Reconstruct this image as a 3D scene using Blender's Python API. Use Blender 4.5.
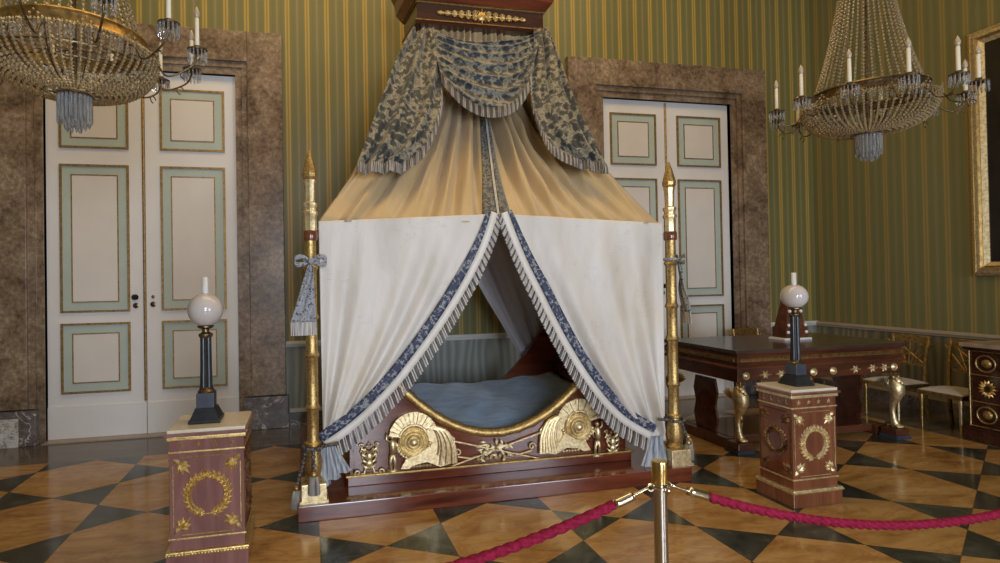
import bpy, bmesh, math, random
from math import sin, cos, pi, radians, sqrt, atan2
from mathutils import Vector, Matrix
random.seed(7)
C = bpy.context.scene
for o in list(bpy.data.objects): bpy.data.objects.remove(o)

# ------------------------------------------------------------------ camera
CX, CD, YAW, PITCH, ROLL, FOC, PX, PY = 1.6855, 6.3031, .21335, .010794, -.016701, 548.28, 426.28, 273.17
fwd = Vector((sin(YAW)*cos(PITCH), cos(YAW)*cos(PITCH), sin(PITCH)))
r0 = Vector((cos(YAW), -sin(YAW), 0)); u0 = r0.cross(fwd)
rgt = r0*cos(ROLL)+u0*sin(ROLL); upv = -r0*sin(ROLL)+u0*cos(ROLL)
EYE = Vector((CX, -CD, 1.6))
cam = bpy.data.cameras.new('camera'); camo = bpy.data.objects.new('camera', cam); C.collection.objects.link(camo)
camo.matrix_world = Matrix(((rgt.x, upv.x, -fwd.x, EYE.x), (rgt.y, upv.y, -fwd.y, EYE.y), (rgt.z, upv.z, -fwd.z, EYE.z), (0, 0, 0, 1)))
cam.sensor_width = 36; cam.lens = FOC/1000*36; cam.shift_x = (500-PX)/1000; cam.shift_y = (PY-281.5)/1000
cam.clip_start = .05; C.camera = camo
def ray(px, py): return fwd + rgt*((px-PX)/FOC) - upv*((py-PY)/FOC)
def atY(px, py, y):
    d = ray(px, py); return EYE + d*((y-EYE.y)/d.y)
def atZ(px, py, z):
    d = ray(px, py); return EYE + d*((z-EYE.z)/d.z)

# ------------------------------------------------------------------ world, lights, exposure
C.view_settings.view_transform = 'Standard'; C.view_settings.look = 'None'
C.view_settings.gamma = 1; C.view_settings.use_curve_mapping = False
C.view_settings.exposure = 0.12
w = bpy.data.worlds.new('world'); C.world = w; w.use_nodes = True
w.node_tree.nodes['Background'].inputs[0].default_value = (.75, .85, 1, 1)
w.node_tree.nodes['Background'].inputs[1].default_value = .3
def area(name, loc, target, sx, sy, power, col):
    l = bpy.data.lights.new(name, 'AREA'); l.shape = 'RECTANGLE'; l.size = sx; l.size_y = sy; l.energy = power; l.color = col
    o = bpy.data.objects.new(name, l); C.collection.objects.link(o); o.location = loc
    o.rotation_euler = (Vector(target)-Vector(loc)).to_track_quat('-Z', 'Y').to_euler(); return o
# assumed daylight from behind the viewer: area lights added inside a windowless front wall
area('assumed_daylight', (2.4, -9.7, 1.9), (1.6, 0, 1.3), 1.5, 2.6, 275, (.80, .88, 1))
area('assumed_daylight', (6.2, -9.7, 1.9), (4.6, 0, 1.3), 1.5, 2.6, 180, (.80, .88, 1))
# added warm fill high in the room, tints the upper walls
area('warm_fill_light', (3.0, -2.6, 6.6), (3.0, -.6, 0), 7.5, 2.0, 180, (1, .66, .24))

XL, XR, YF, ZC = -2.26, 8.58, -10.0, 6.8

# ------------------------------------------------------------------ materials
def nt(name):
    m = bpy.data.materials.new(name); m.use_nodes = True
    return m, m.node_tree.nodes, m.node_tree.links, m.node_tree.nodes['Principled BSDF']
def mth(N, L, op, a, b=None, c=None):
    n = N.new('ShaderNodeMath'); n.operation = op
    for i, v in enumerate((a, b, c)):
        if v is None: continue
        if isinstance(v, (int, float)): n.inputs[i].default_value = v
        else: L.new(v, n.inputs[i])
    return n.outputs[0]
def ramp(N, L, fac, stops, interp='LINEAR'):
    n = N.new('ShaderNodeValToRGB'); n.color_ramp.interpolation = interp
    e = n.color_ramp.elements
    while len(e) > 1: e.remove(e[-1])
    e[0].position = stops[0][0]; e[0].color = (*stops[0][1], 1)
    for p, c in stops[1:]:
        k = e.new(p); k.color = (*c, 1)
    L.new(fac, n.inputs[0]); return n.outputs[0]
def mix(N, L, fac, a, b, mode='MIX'):
    n = N.new('ShaderNodeMix'); n.data_type = 'RGBA'; n.blend_type = mode
    if isinstance(fac, (int, float)): n.inputs[0].default_value = fac
    else: L.new(fac, n.inputs[0])
    for i, v in ((6, a), (7, b)):
        if isinstance(v, tuple): n.inputs[i].default_value = (*v, 1)
        else: L.new(v, n.inputs[i])
    return n.outputs[2]
def coords(N, kind='Object'): return N.new('ShaderNodeTexCoord').outputs[kind]
def mapping(N, L, v, scale=(1, 1, 1), rot=(0, 0, 0)):
    n = N.new('ShaderNodeMapping'); L.new(v, n.inputs[0]); n.inputs['Scale'].default_value = scale; n.inputs['Rotation'].default_value = rot; return n.outputs[0]
def noise(N, L, v, scale, detail=4, rough=.55, dist=0):
    n = N.new('ShaderNodeTexNoise'); L.new(v, n.inputs[0]); n.inputs['Scale'].default_value = scale
    n.inputs['Detail'].default_value = detail; n.inputs['Roughness'].default_value = rough; n.inputs['Distortion'].default_value = dist
    return n.outputs[0]
def bump(N, L, B, h, strength=.3, dist=.01):
    n = N.new('ShaderNodeBump'); n.inputs['Strength'].default_value = strength; n.inputs['Distance'].default_value = dist
    L.new(h, n.inputs['Height']); L.new(n.outputs[0], B.inputs['Normal'])
def plain(name, col, rough=.5, metal=0, var=.12, scale=12, bmp=0, trans=0, coat=0, stretch=(1, 1, 1)):
    m, N, L, B = nt(name)
    v = mapping(N, L, coords(N), stretch); n = noise(N, L, v, scale)
    c = ramp(N, L, n, [(.3, tuple(x*(1-var) for x in col)), (.7, tuple(min(1, x*(1+var)) for x in col))])
    L.new(c, B.inputs['Base Color']); B.inputs['Roughness'].default_value = rough; B.inputs['Metallic'].default_value = metal
    B.inputs['Transmission Weight'].default_value = trans; B.inputs['Coat Weight'].default_value = coat
    if bmp: bump(N, L, B, n, bmp, .004)
    return m
def marble(name, stops, scale=2.2, veins=(.75, .68, .6), vamt=.5, rough=.22, patch=None):
    m, N, L, B = nt(name); v = coords(N)
    n1 = noise(N, L, v, scale, 8, .62, .6); n2 = noise(N, L, v, scale*7, 7, .75)
    f = mth(N, L, 'ADD', mth(N, L, 'MULTIPLY', n1, .45), mth(N, L, 'MULTIPLY', n2, .55))
    c = ramp(N, L, f, stops)
    n3 = noise(N, L, v, scale*1.3, 6, .6, 1.4)
    a = mth(N, L, 'ABSOLUTE', mth(N, L, 'SUBTRACT', n3, .5))
    vf = mth(N, L, 'MULTIPLY', mth(N, L, 'SUBTRACT', 1.0, mth(N, L, 'MINIMUM', mth(N, L, 'MULTIPLY', a, 45), 1.0)), vamt)
    n4 = noise(N, L, v, scale*.8, 3); gate = ramp(N, L, n4, [(.45, (0, 0, 0)), (.62, (1, 1, 1))])
    vf2 = mth(N, L, 'MULTIPLY', vf, gate)
    L.new(mix(N, L, vf2, c, veins), B.inputs['Base Color']); B.inputs['Roughness'].default_value = rough
    return m
MARBLE = marble('brown_marble', [(.38, (.06, .038, .024)), (.46, (.14, .094, .06)), (.54, (.225, .16, .105)), (.63, (.36, .28, .20))], 3.2, (.42, .34, .26), .35, .28)
PLINTH = marble('grey_veined_marble', [(.35, (.055, .048, .05)), (.5, (.12, .105, .105)), (.66, (.24, .21, .2))], 3, (.75, .7, .68), .8)
PALEM = marble('pale_marble_repair', [(.42, (.16, .14, .12)), (.5, (.46, .44, .41)), (.6, (.62, .60, .57))], 9, (.2, .17, .15), .4)
CREAMM = marble('cream_marble', [(.35, (.52, .45, .34)), (.5, (.62, .55, .43)), (.66, (.7, .63, .5))], 3, (.4, .33, .22), .4)
def stripe_wall(name, axis, phase, dark=1.0, withdado=True):
    m, N, L, B = nt(name); v = coords(N)
    s = N.new('ShaderNodeSeparateXYZ'); L.new(v, s.inputs[0]); a = s.outputs[axis]; z = s.outputs[2]
    wob = mth(N, L, 'MULTIPLY', mth(N, L, 'SUBTRACT', noise(N, L, v, 2), .5), .006)
    f = mth(N, L, 'FRACT', mth(N, L, 'DIVIDE', mth(N, L, 'ADD', mth(N, L, 'SUBTRACT', a, phase), wob), .218))
    g1, g2 = (.125, .13, .042), (.155, .142, .052)
    gold, gold2 = (.42, .29, .06), (.25, .185, .04)
    grey = (.22, .195, .09)
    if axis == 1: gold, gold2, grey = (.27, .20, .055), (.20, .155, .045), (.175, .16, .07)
    k = lambda c: tuple(x*dark for x in c)
    c = ramp(N, L, f, [(0, k(gold2)), (.03, k(gold2)), (.05, k(gold)), (.10, k(gold)), (.135, k(g2)), (.3, k(g1)), (.44, k(g2)), (.47, k(grey)), (.53, k(grey)), (.56, k(g2)), (.7, k(g1)), (.865, k(g2)), (.9, k(gold)), (.95, k(gold)), (.97, k(gold2)), (1, k(gold2))])
    c = mix(N, L, mth(N, L, 'MULTIPLY', noise(N, L, mapping(N, L, v, (1, 1, .15)), 30), .35), c, (.12, .1, .04))
    if withdado:
        # watered-silk panel under the dado rail
        wv = N.new('ShaderNodeTexWave'); wv.wave_type = 'BANDS'; wv.bands_direction = 'X' if axis == 0 else 'Y'
        L.new(mapping(N, L, v, (1, 1, .25)), wv.inputs[0]); wv.inputs['Scale'].default_value = 3.2
        wv.inputs['Distortion'].default_value = 9; wv.inputs['Detail'].default_value = 1.5; wv.inputs['Detail Scale'].default_value = 1.1
        dc = ramp(N, L, wv.outputs[1], [(0, (.19, .215, .19)), (.5, (.25, .275, .245)), (1, (.32, .34, .31))]) if axis == 0 else \
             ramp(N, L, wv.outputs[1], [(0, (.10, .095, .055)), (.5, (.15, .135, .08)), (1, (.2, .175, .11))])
        c = mix(N, L, mth(N, L, 'LESS_THAN', z, .91), c, dc)
    L.new(c, B.inputs['Base Color']); B.inputs['Roughness'].default_value = .45
    B.inputs['Sheen Weight'].default_value = .15
    return m
WALLB = stripe_wall('striped_silk_back', 0, 1.72)
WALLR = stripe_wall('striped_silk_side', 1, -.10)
def floor_mat():
    m, N, L, B = nt('inlaid_marble_floor'); v = coords(N)
    s = N.new('ShaderNodeSeparateXYZ'); L.new(v, s.inputs[0]); x, y = s.outputs[0], s.outputs[1]
    S = .45038; H = sqrt(3)*S; OX, OY = .17623, -1.88435
    dx = mth(N, L, 'SUBTRACT', x, OX); dy = mth(N, L, 'SUBTRACT', y, OY)
    t1 = mth(N, L, 'DIVIDE', dx, H)
    t2 = mth(N, L, 'DIVIDE', mth(N, L, 'ADD', mth(N, L, 'MULTIPLY', dx, .5), mth(N, L, 'MULTIPLY', dy, .8660254)), H)
    t3 = mth(N, L, 'DIVIDE', mth(N, L, 'ADD', mth(N, L, 'ADD', mth(N, L, 'MULTIPLY', dx, -.5), mth(N, L, 'MULTIPLY', dy, .8660254)), .8660254*S), H)
    F_ = [mth(N, L, 'FLOOR', t) for t in (t1, t2, t3)]
    par = mth(N, L, 'FLOORED_MODULO', mth(N, L, 'ADD', mth(N, L, 'ADD', F_[0], F_[1]), F_[2]), 2.0)
    d = [mth(N, L, 'PINGPONG', t, .5) for t in (t1, t2, t3)]
    joint = mth(N, L, 'LESS_THAN', mth(N, L, 'MINIMUM', mth(N, L, 'MINIMUM', d[0], d[1]), d[2]), .0035)
    cell = N.new('ShaderNodeCombineXYZ')
    for i in range(3): L.new(F_[i], cell.inputs[i])
    wn = N.new('ShaderNodeTexWhiteNoise'); wn.noise_dimensions = '3D'; L.new(cell.outputs[0], wn.inputs[0])
    # ochre marble with reddish veins
    off = N.new('ShaderNodeVectorMath'); off.operation = 'MULTIPLY_ADD'; L.new(wn.outputs[1], off.inputs[0]); off.inputs[1].default_value = (9, 9, 9); L.new(v, off.inputs[2])
    vv = mapping(N, L, off.outputs[0], (1, 2.6, 1), (0, 0, .35))
    n1 = noise(N, L, vv, 2.6, 7, .6, .8)
    oc = ramp(N, L, n1, [(.3, (.20, .10, .028)), (.42, (.32, .175, .055)), (.55, (.40, .235, .082)), (.72, (.47, .30, .12))])
    a = mth(N, L, 'ABSOLUTE', mth(N, L, 'SUBTRACT', noise(N, L, vv, 2.0, 8, .65, 1.2), .5))
    vf = mth(N, L, 'SUBTRACT', 1.0, mth(N, L, 'MINIMUM', mth(N, L, 'MULTIPLY', a, 28), 1.0))
    oc = mix(N, L, mth(N, L, 'MULTIPLY', vf, .5), oc, (.24, .085, .02))
    oc = mix(N, L, mth(N, L, 'MULTIPLY', mth(N, L, 'SUBTRACT', wn.outputs[0], .4), .45), oc, (.30, .17, .06))
    n2 = noise(N, L, v, 5, 8, .65, .8)
    bl = ramp(N, L, n2, [(.35, (.018, .020, .017)), (.52, (.040, .043, .036)), (.64, (.07, .072, .06)), (.75, (.14, .135, .11))])
    c = mix(N, L, par, oc, bl)
    # plain dark band that runs along the walls
    n5 = noise(N, L, mapping(N, L, v, (.6, 5, 1)), 3, 6)
    bd = ramp(N, L, n5, [(.35, (.055, .042, .032)), (.6, (.13, .10, .075))])
    inb = mth(N, L, 'MAXIMUM', mth(N, L, 'GREATER_THAN', y, -.74), mth(N, L, 'GREATER_THAN', x, 7.72))
    c = mix(N, L, inb, mix(N, L, mth(N, L, 'MULTIPLY', joint, .6), c, (.03, .02, .01)), bd)
    L.new(c, B.inputs['Base Color']); B.inputs['IOR'].default_value = 1.5
    rr = ramp(N, L, noise(N, L, v, 3.5, 5), [(.3, (.10, .10, .10)), (.7, (.22, .22, .22))])
    L.new(rr, B.inputs['Roughness']); bump(N, L, B, noise(N, L, v, 1.6, 3), .06, .02)
    return m
FLOOR = floor_mat()
CEIL = plain('warm_ceiling_plaster', (.72, .58, .38), .8)
SIDE = plain('plain_silk', (.2, .19, .09), .7)
def gilt_mat(name, c1, c2, rough=.34, sc=60):
    m, N, L, B = nt(name); v = coords(N); n = noise(N, L, v, sc, 5, .65)
    L.new(ramp(N, L, n, [(.35, c2), (.6, c1)]), B.inputs['Base Color']); B.inputs['Metallic'].default_value = .85
    B.inputs['Roughness'].default_value = rough; bump(N, L, B, n, .45, .004); return m
GILT = gilt_mat('gilding', (.60, .42, .16), (.26, .16, .06), .42)
GILTP = gilt_mat('pale_gilding', (.84, .70, .42), (.52, .39, .20), .42, 40)
GILTD = gilt_mat('old_gilding', (.48, .31, .10), (.22, .13, .05), .4, 30)
GILTX = gilt_mat('shaded_side_gilding', (.22, .12, .05), (.10, .05, .03), .5, 30)  # darker copy of the gilding, paints the shade on the pedestal sides
GILTL = gilt_mat('bright_gilding', (.80, .60, .26), (.46, .31, .11), .4)
GILTM = gilt_mat('dull_door_gilding', (.42, .28, .11), (.22, .14, .06), .5, 40)
BRONZE = gilt_mat('dark_bronze', (.20, .14, .07), (.07, .045, .025), .35, 40)
def wood(name, c1, c2, rough=.16, scale=3, st=(1, 1, .12)):
    m, N, L, B = nt(name); v = mapping(N, L, coords(N), st); n = noise(N, L, v, scale*4, 7, .6, 1.0)
    L.new(ramp(N, L, n, [(.32, c1), (.68, c2)]), B.inputs['Base Color']); B.inputs['Roughness'].default_value = rough
    B.inputs['Coat Weight'].default_value = .4; B.inputs['Coat Roughness'].default_value = .12
    return m
MAHOG = wood('mahogany', (.06, .013, .007), (.19, .045, .02), st=(.12, 1, 1))
MAHOGV = wood('upright_mahogany', (.10, .030, .014), (.22, .075, .033))
MAHOGT = wood('table_mahogany', (.05, .017, .009), (.135, .042, .02), st=(.12, 1, 1))
MAHOGP = wood('rosy_mahogany', (.16, .07, .062), (.26, .125, .11))
MAHOGD = wood('dark_mahogany', (.022, .008, .005), (.06, .018, .01), st=(.12, 1, 1))
TABTOP = wood('dark_table_top', (.03, .02, .016), (.065, .045, .036), .3, st=(.12, 1, 1))
WHITEP = plain('white_paint', (.68, .665, .655), .4, var=.03, scale=3)
CREAMP = plain('cream_paint', (.63, .59, .545), .45, var=.03, scale=3)
GREENP = plain('pale_green_paint', (.40, .46, .41), .45, var=.05, scale=4)
RAIL = plain('dado_rail_paint', (.62, .60, .58), .4, var=.05)
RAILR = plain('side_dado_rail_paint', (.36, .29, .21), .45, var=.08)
BLACK = plain('dark_bronze_lamp', (.022, .023, .026), .32, .3, var=.3, scale=20)
SLATE = plain('slate_and_reflection_blue', (.045, .052, .07), .35, 0, var=.25)
IRON = plain('black_iron', (.02, .018, .016), .4, .6)
STEEL = plain('brushed_steel', (.5, .47, .42), .24, 1, var=.12, scale=60, stretch=(1, 1, .05))
BRASS = plain('brass_cap', (.62, .44, .16), .22, 1, var=.1)
BRIGHT = plain('bright_hook_metal', (.7, .62, .48), .2, 1)
CANDLE = plain('ivory_candle', (.72, .66, .52), .5, var=.04)
BULB = plain('frosted_bulb', (.58, .48, .34), .25, var=.08, trans=.3)
def cloth(name, c1, c2, rough=.55, sc=9, sheen=.3, streak=(1, 1, .25), trl=0.0, b=.25):
    m, N, L, B = nt(name); v = mapping(N, L, coords(N), streak); n = noise(N, L, v, sc, 5, .55, .3)
    L.new(ramp(N, L, n, [(.33, c1), (.66, c2)]), B.inputs['Base Color']); B.inputs['Roughness'].default_value = rough
    B.inputs['Sheen Weight'].default_value = sheen; bump(N, L, B, noise(N, L, v, sc*2.2, 5, .6, .6), b, .012)
    return m
SILKW = None
def curtain_mat():
    m, N, L, B = nt('worn_ivory_silk'); v = coords(N)
    n = noise(N, L, mapping(N, L, v, (1, 1, .3)), 4, 5)
    c = ramp(N, L, n, [(.3, (.49, .445, .39)), (.5, (.60, .555, .50)), (.7, (.66, .62, .565))])
    # yellowed stains and small frayed tears
    st = ramp(N, L, noise(N, L, mapping(N, L, v, (1, 1, .5)), 2.6, 3), [(.56, (0, 0, 0)), (.70, (1, 1, 1))])
    c = mix(N, L, mth(N, L, 'MULTIPLY', st, .28), c, (.58, .46, .27))
    a = mth(N, L, 'ABSOLUTE', mth(N, L, 'SUBTRACT', noise(N, L, mapping(N, L, v, (1, 1, 2.4)), 5, 7, .7, 1.0), .5))
    tear = mth(N, L, 'LESS_THAN', a, .0045)
    gate = mth(N, L, 'GREATER_THAN', noise(N, L, v, 3.3, 2), .6)
    c = mix(N, L, mth(N, L, 'MULTIPLY', mth(N, L, 'MULTIPLY', tear, gate), .45), c, (.22, .17, .11))
    L.new(c, B.inputs['Base Color']); B.inputs['Roughness'].default_value = .5; B.inputs['Sheen Weight'].default_value = .25
    bump(N, L, B, noise(N, L, mapping(N, L, v, (1, 1, .5)), 16, 6, .6, .8), .35, .012); return m
SILKW = curtain_mat()
SILKY = cloth('yellow_toned_silk', (.41, .29, .14), (.50, .365, .20), .5, 3, .3, (1, 1, .2))  # roof cloth set yellower than the ivory curtains
SILKI = cloth('lilac_grey_lining', (.50, .48, .54), (.68, .66, .71), .45, 5)
QUILT = cloth('blue_damask', (.13, .23, .38), (.26, .39, .55), .4, 7, .4, (1, 2.5, 1), b=.5)
FRINGE = cloth('grey_gold_fringe', (.28, .27, .28), (.60, .56, .50), .6, 60, .2, (1, 1, .05))
FRINGED = cloth('dark_fringe', (.03, .028, .035), (.16, .13, .10), .6, 35, .2, (1, 1, .05))
FRINGEB = cloth('beige_fringe', (.22, .19, .15), (.40, .34, .26), .6, 40, .2)
SATINB = cloth('blue_grey_satin', (.12, .15, .20), (.42, .44, .46), .4, 14, .3, (3, 3, .4))
SEATC = cloth('white_seat_silk', (.38, .33, .29), (.48, .43, .38), .5, 8)
def damask(name, dark, light, mid, sc, thr=.5):
    m, N, L, B = nt(name); v = coords(N)
    n = noise(N, L, v, sc, 5, .62, 1.6)
    vo = N.new('ShaderNodeTexVoronoi'); L.new(v, vo.inputs[0]); vo.inputs['Scale'].default_value = sc*1.4
    f = mth(N, L, 'ADD', mth(N, L, 'MULTIPLY', n, .75), mth(N, L, 'MULTIPLY', vo.outputs['Distance'], .35))
    L.new(ramp(N, L, f, [(thr-.06, dark), (thr, mid), (thr+.05, light), (thr+.17, mid), (thr+.22, light)]), B.inputs['Base Color'])
    B.inputs['Roughness'].default_value = .6; B.inputs['Sheen Weight'].default_value = .2; bump(N, L, B, f, .25, .006); return m
BROC = damask('blue_floral_brocade', (.008, .016, .024), (.25, .22, .155), (.085, .085, .072), 13, .575)
BAND = damask('navy_floral_band', (.014, .022, .06), (.34, .34, .34), (.04, .055, .10), 30, .6)
BANDG = damask('grey_floral_ribbon', (.05, .06, .09), (.36, .37, .38), (.17, .18, .21), 34, .5)
BANDS = damask('dull_seam_brocade', (.03, .04, .05), (.22, .20, .15), (.09, .09, .085), 30, .55)
PIPING = cloth('ivory_edging', (.62, .57, .50), (.72, .68, .62), .5, 12)
PICT = plain('dark_oil_paint', (.012, .009, .007), .25, var=.6, scale=3)
def opal():
    m, N, L, B = nt('opal_glass'); B.inputs['Base Color'].default_value = (.72, .64, .60, 1); B.inputs['Roughness'].default_value = .08
    n = noise(N, L, coords(N), 8, 2); L.new(ramp(N, L, n, [(.3, (.46, .41, .385)), (.7, (.52, .47, .44))]), B.inputs['Base Color'])
    B.inputs['Subsurface Weight'].default_value = .3; B.inputs['Subsurface Radius'].default_value = (.05, .04, .03); return m
OPAL = opal()
GLASS = plain('clear_glass', (.85, .87, .88), .12, var=.01, trans=.35)
CRYS = plain('old_crystal', (.54, .43, .26), .05, var=.35, scale=60, trans=.6)
CRYSB = plain('clear_crystal', (.80, .80, .80), .03, var=.2, scale=60, trans=.85)
def rope_mat(name, a, b):
    m, N, L, B = nt(name); n = noise(N, L, coords(N), 90, 3)
    L.new(ramp(N, L, n, [(.35, a), (.65, b)]), B.inputs['Base Color']); B.inputs['Roughness'].default_value = .75; B.inputs['Specular IOR Level'].default_value = .15; B.inputs['Sheen Weight'].default_value = .0
    return m
ROPE = rope_mat('crimson_rope', (.13, .003, .017), (.24, .008, .038))
ROPE2 = rope_mat('black_white_cord', (.008, .008, .02), (.20, .17, .14))

# ------------------------------------------------------------------ mesh helpers
class MB:
    def __init__(s): s.bm = bmesh.new()
    def v(s, p): return s.bm.verts.new(p)
    def f(s, vs):
        try: return s.bm.faces.new(vs)
        except ValueError: return None
    def box(s, x0, x1, y0, y1, z0, z1, bev=0, taper=0):
        t = taper
        p = [(x0, y0, z0), (x1, y0, z0), (x1, y1, z0), (x0, y1, z0), (x0+t, y0+t, z1), (x1-t, y0+t, z1), (x1-t, y1-t, z1), (x0+t, y1-t, z1)]
        vs = [s.v(q) for q in p]
        fs = [s.f([vs[i] for i in q]) for q in ((3, 2, 1, 0), (4, 5, 6, 7), (0, 1, 5, 4), (1, 2, 6, 5), (2, 3, 7, 6), (3, 0, 4, 7))]
        if bev:
            ed = list({e for f in fs for e in f.edges}); bmesh.ops.bevel(s.bm, geom=ed, offset=bev, segments=2, affect='EDGES', profile=.6)
        return s
    def lathe(s, prof, c=(0, 0, 0), seg=20, axis='Z', cap=True, flute=0, nfl=0):
        rings = []
        for r, z in prof:
            ring = []
            for i in range(seg):
                a = 2*pi*i/seg; rr = r*(1+flute*cos(nfl*a)) if flute else r
                if axis == 'Z': p = (c[0]+rr*cos(a), c[1]+rr*sin(a), c[2]+z)
                elif axis == 'Y': p = (c[0]+rr*cos(a), c[1]-z, c[2]+rr*sin(a))   # z grows towards -y
                else: p = (c[0]-z, c[1]-rr*cos(a), c[2]+rr*sin(a))
                ring.append(s.v(p))
            rings.append(ring)
        for a, b in zip(rings, rings[1:]):
            for i in range(seg): s.f((a[i], a[(i+1) % seg], b[(i+1) % seg], b[i]))
        if cap: s.f(list(reversed(rings[0]))); s.f(rings[-1])
        return s
    def tube(s, pts, rad, seg=8, cap=True, flat=None):
        pts = [Vector(p) for p in pts]; n = len(pts)
        rad = [rad]*n if isinstance(rad, (int, float)) else rad
        T = [(pts[min(i+1, n-1)]-pts[max(i-1, 0)]).normalized() for i in range(n)]
        up = Vector((0, 0, 1)) if abs(T[0].z) < .9 else Vector((0, 1, 0))
        rings = []; Nn = (up-T[0]*up.dot(T[0])).normalized()
        for i in range(n):
            Nn = (Nn-T[i]*Nn.dot(T[i])).normalized(); Bn = T[i].cross(Nn); ring = []
            for k in range(seg):
                a = 2*pi*k/seg; f2 = flat if flat else 1
                ring.append(s.v(pts[i]+(Nn*cos(a)+Bn*sin(a)*f2)*rad[i]))
            rings.append(ring)
        for a, b in zip(rings, rings[1:]):
            for k in range(seg): s.f((a[k], b[k], b[(k+1) % seg], a[(k+1) % seg]))
        if cap: s.f(rings[0]); s.f(list(reversed(rings[-1])))
        return s
    def ball(s, c, r, seg=12, rings=8, sq=(1, 1, 1)):
        R = []
        for i in range(rings+1):
            rr = r*sin(pi*i/rings) if 0 < i < rings else r*.01; z = -r*cos(pi*i/rings)
            R.append([s.v((c[0]+rr*cos(2*pi*k/seg)*sq[0], c[1]+rr*sin(2*pi*k/seg)*sq[1], c[2]+z*sq[2])) for k in range(seg)])
        for a, b in zip(R, R[1:]):
            for k in range(seg): s.f((a[k], a[(k+1) % seg], b[(k+1) % seg], b[k]))
        s.f(list(reversed(R[0]))); s.f(R[-1])
        return s
    def prism(s, pts, y0, y1, plane='XZ'):
        # closed outline in plane, extruded between y0 and y1 along the remaining axis
        def P(a, b, t): return {'XZ': (a, t, b), 'YZ': (t, a, b), 'XY': (a, b, t)}[plane]
        A = [s.v(P(a, b, y0)) for a, b in pts]; Bv = [s.v(P(a, b, y1)) for a, b in pts]; n = len(pts)
        s.f(A); s.f(list(reversed(Bv)))
        for i in range(n): s.f((A[i], Bv[i], Bv[(i+1) % n], A[(i+1) % n]))
        return s
    def grid(s, fn, nu, nv, closeu=False):
        g = [[s.v(fn(i/nu, j/nv)) for i in range(nu if closeu else nu+1)] for j in range(nv+1)]
        for j in range(nv):
            for i in range(nu):
                a, b = i, (i+1) % len(g[0]) if closeu else i+1
                s.f((g[j][a], g[j][b], g[j+1][b], g[j+1][a]))
        return s
    def oct(s, c, r, h):
        c = Vector(c); p = [s.v(c+Vector(q)) for q in ((r, 0, 0), (0, r, 0), (-r, 0, 0), (0, -r, 0), (0, 0, h), (0, 0, -h))]
        for i in range(4): s.f((p[i], p[(i+1) % 4], p[4])); s.f((p[(i+1) % 4], p[i], p[5]))
        return s
    def build(s, name, mat, parent=None, smooth=False, thick=0, mods=None):
        bmesh.ops.recalc_face_normals(s.bm, faces=s.bm.faces)
        me = bpy.data.meshes.new(name); s.bm.to_mesh(me); s.bm.free()
        me.materials.append(mat)
        if smooth: me.polygons.foreach_set('use_smooth', [True]*len(me.polygons))
        o = bpy.data.objects.new(name, me); C.collection.objects.link(o)
        if smooth == 'auto':
            m = o.modifiers.new('edge', 'EDGE_SPLIT'); m.split_angle = radians(38)
        if thick: 
            m = o.modifiers.new('thickness', 'SOLIDIFY'); m.thickness = thick; m.offset = 0
        if parent: o.parent = parent
        return o
def tag(o, label=None, cat=None, group=None, kind=None):
    if label: o['label'] = label
    if cat: o['category'] = cat
    if group: o['group'] = group
    if kind: o['kind'] = kind
    return o
def empty(name, loc=(0, 0, 0), rz=0, label=None, cat=None, group=None, kind=None, parent=None):
    o = bpy.data.objects.new(name, None); C.collection.objects.link(o); o.location = loc; o.rotation_euler = (0, 0, rz); o.empty_display_size = .1
    if parent: o.parent = parent
    return tag(o, label, cat, group, kind)
def dup(o, parent=None):
    c = o.copy(); C.collection.objects.link(c)
    if parent: c.parent = parent
    for ch in [x for x in bpy.data.objects if x.parent == o]: dup(ch, c)
    return c
def lerp(a, b, t): return a+(b-a)*t
def polyline(pts, t):
    # smooth (Catmull-Rom) position on a list of vectors at t in 0..1
    n = len(pts)-1; x = min(max(t, 0), 1)*n; i = min(int(x), n-1); f = x-i
    p0, p1, p2, p3 = pts[max(i-1, 0)], pts[i], pts[i+1], pts[min(i+2, n)]
    return .5*((2*p1)+(p2-p0)*f+(2*p0-5*p1+4*p2-p3)*f*f+(3*p1-p0-3*p2+p3)*f**3)

# ------------------------------------------------------------------ setting
struct = lambda o: tag(o, kind='structure')
struct(MB().box(XL-.2, XR+.2, YF-.2, .3, -.2, 0).build('floor', FLOOR))
struct(MB().box(XL-.2, XR+.2, YF-.2, .3, ZC, ZC+.2).build('ceiling', CEIL))
A_, B_, S_, H1, H2, FD = .9411, 1.4404, 6.317, 3.875, 4.338, .08
m = MB()
m.box(XL-.2, -A_, 0, .2, 0, ZC); m.box(A_, S_-A_, 0, .2, 0, ZC); m.box(S_+A_, XR+.2, 0, .2, 0, ZC)
m.box(-A_, A_, 0, .2, H1, ZC); m.box(S_-A_, S_+A_, 0, .2, H1, ZC)
struct(m.build('wall_back', WALLB))
struct(MB().box(XR, XR+.2, YF, 0, 0, ZC).build('wall_right', WALLR))
struct(MB().box(XL-.2, XL, YF, 0, 0, ZC).build('wall_left', SIDE))
struct(MB().box(XL-.2, XR+.2, YF-.2, YF, 0, ZC).build('wall_front', SIDE))
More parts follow.
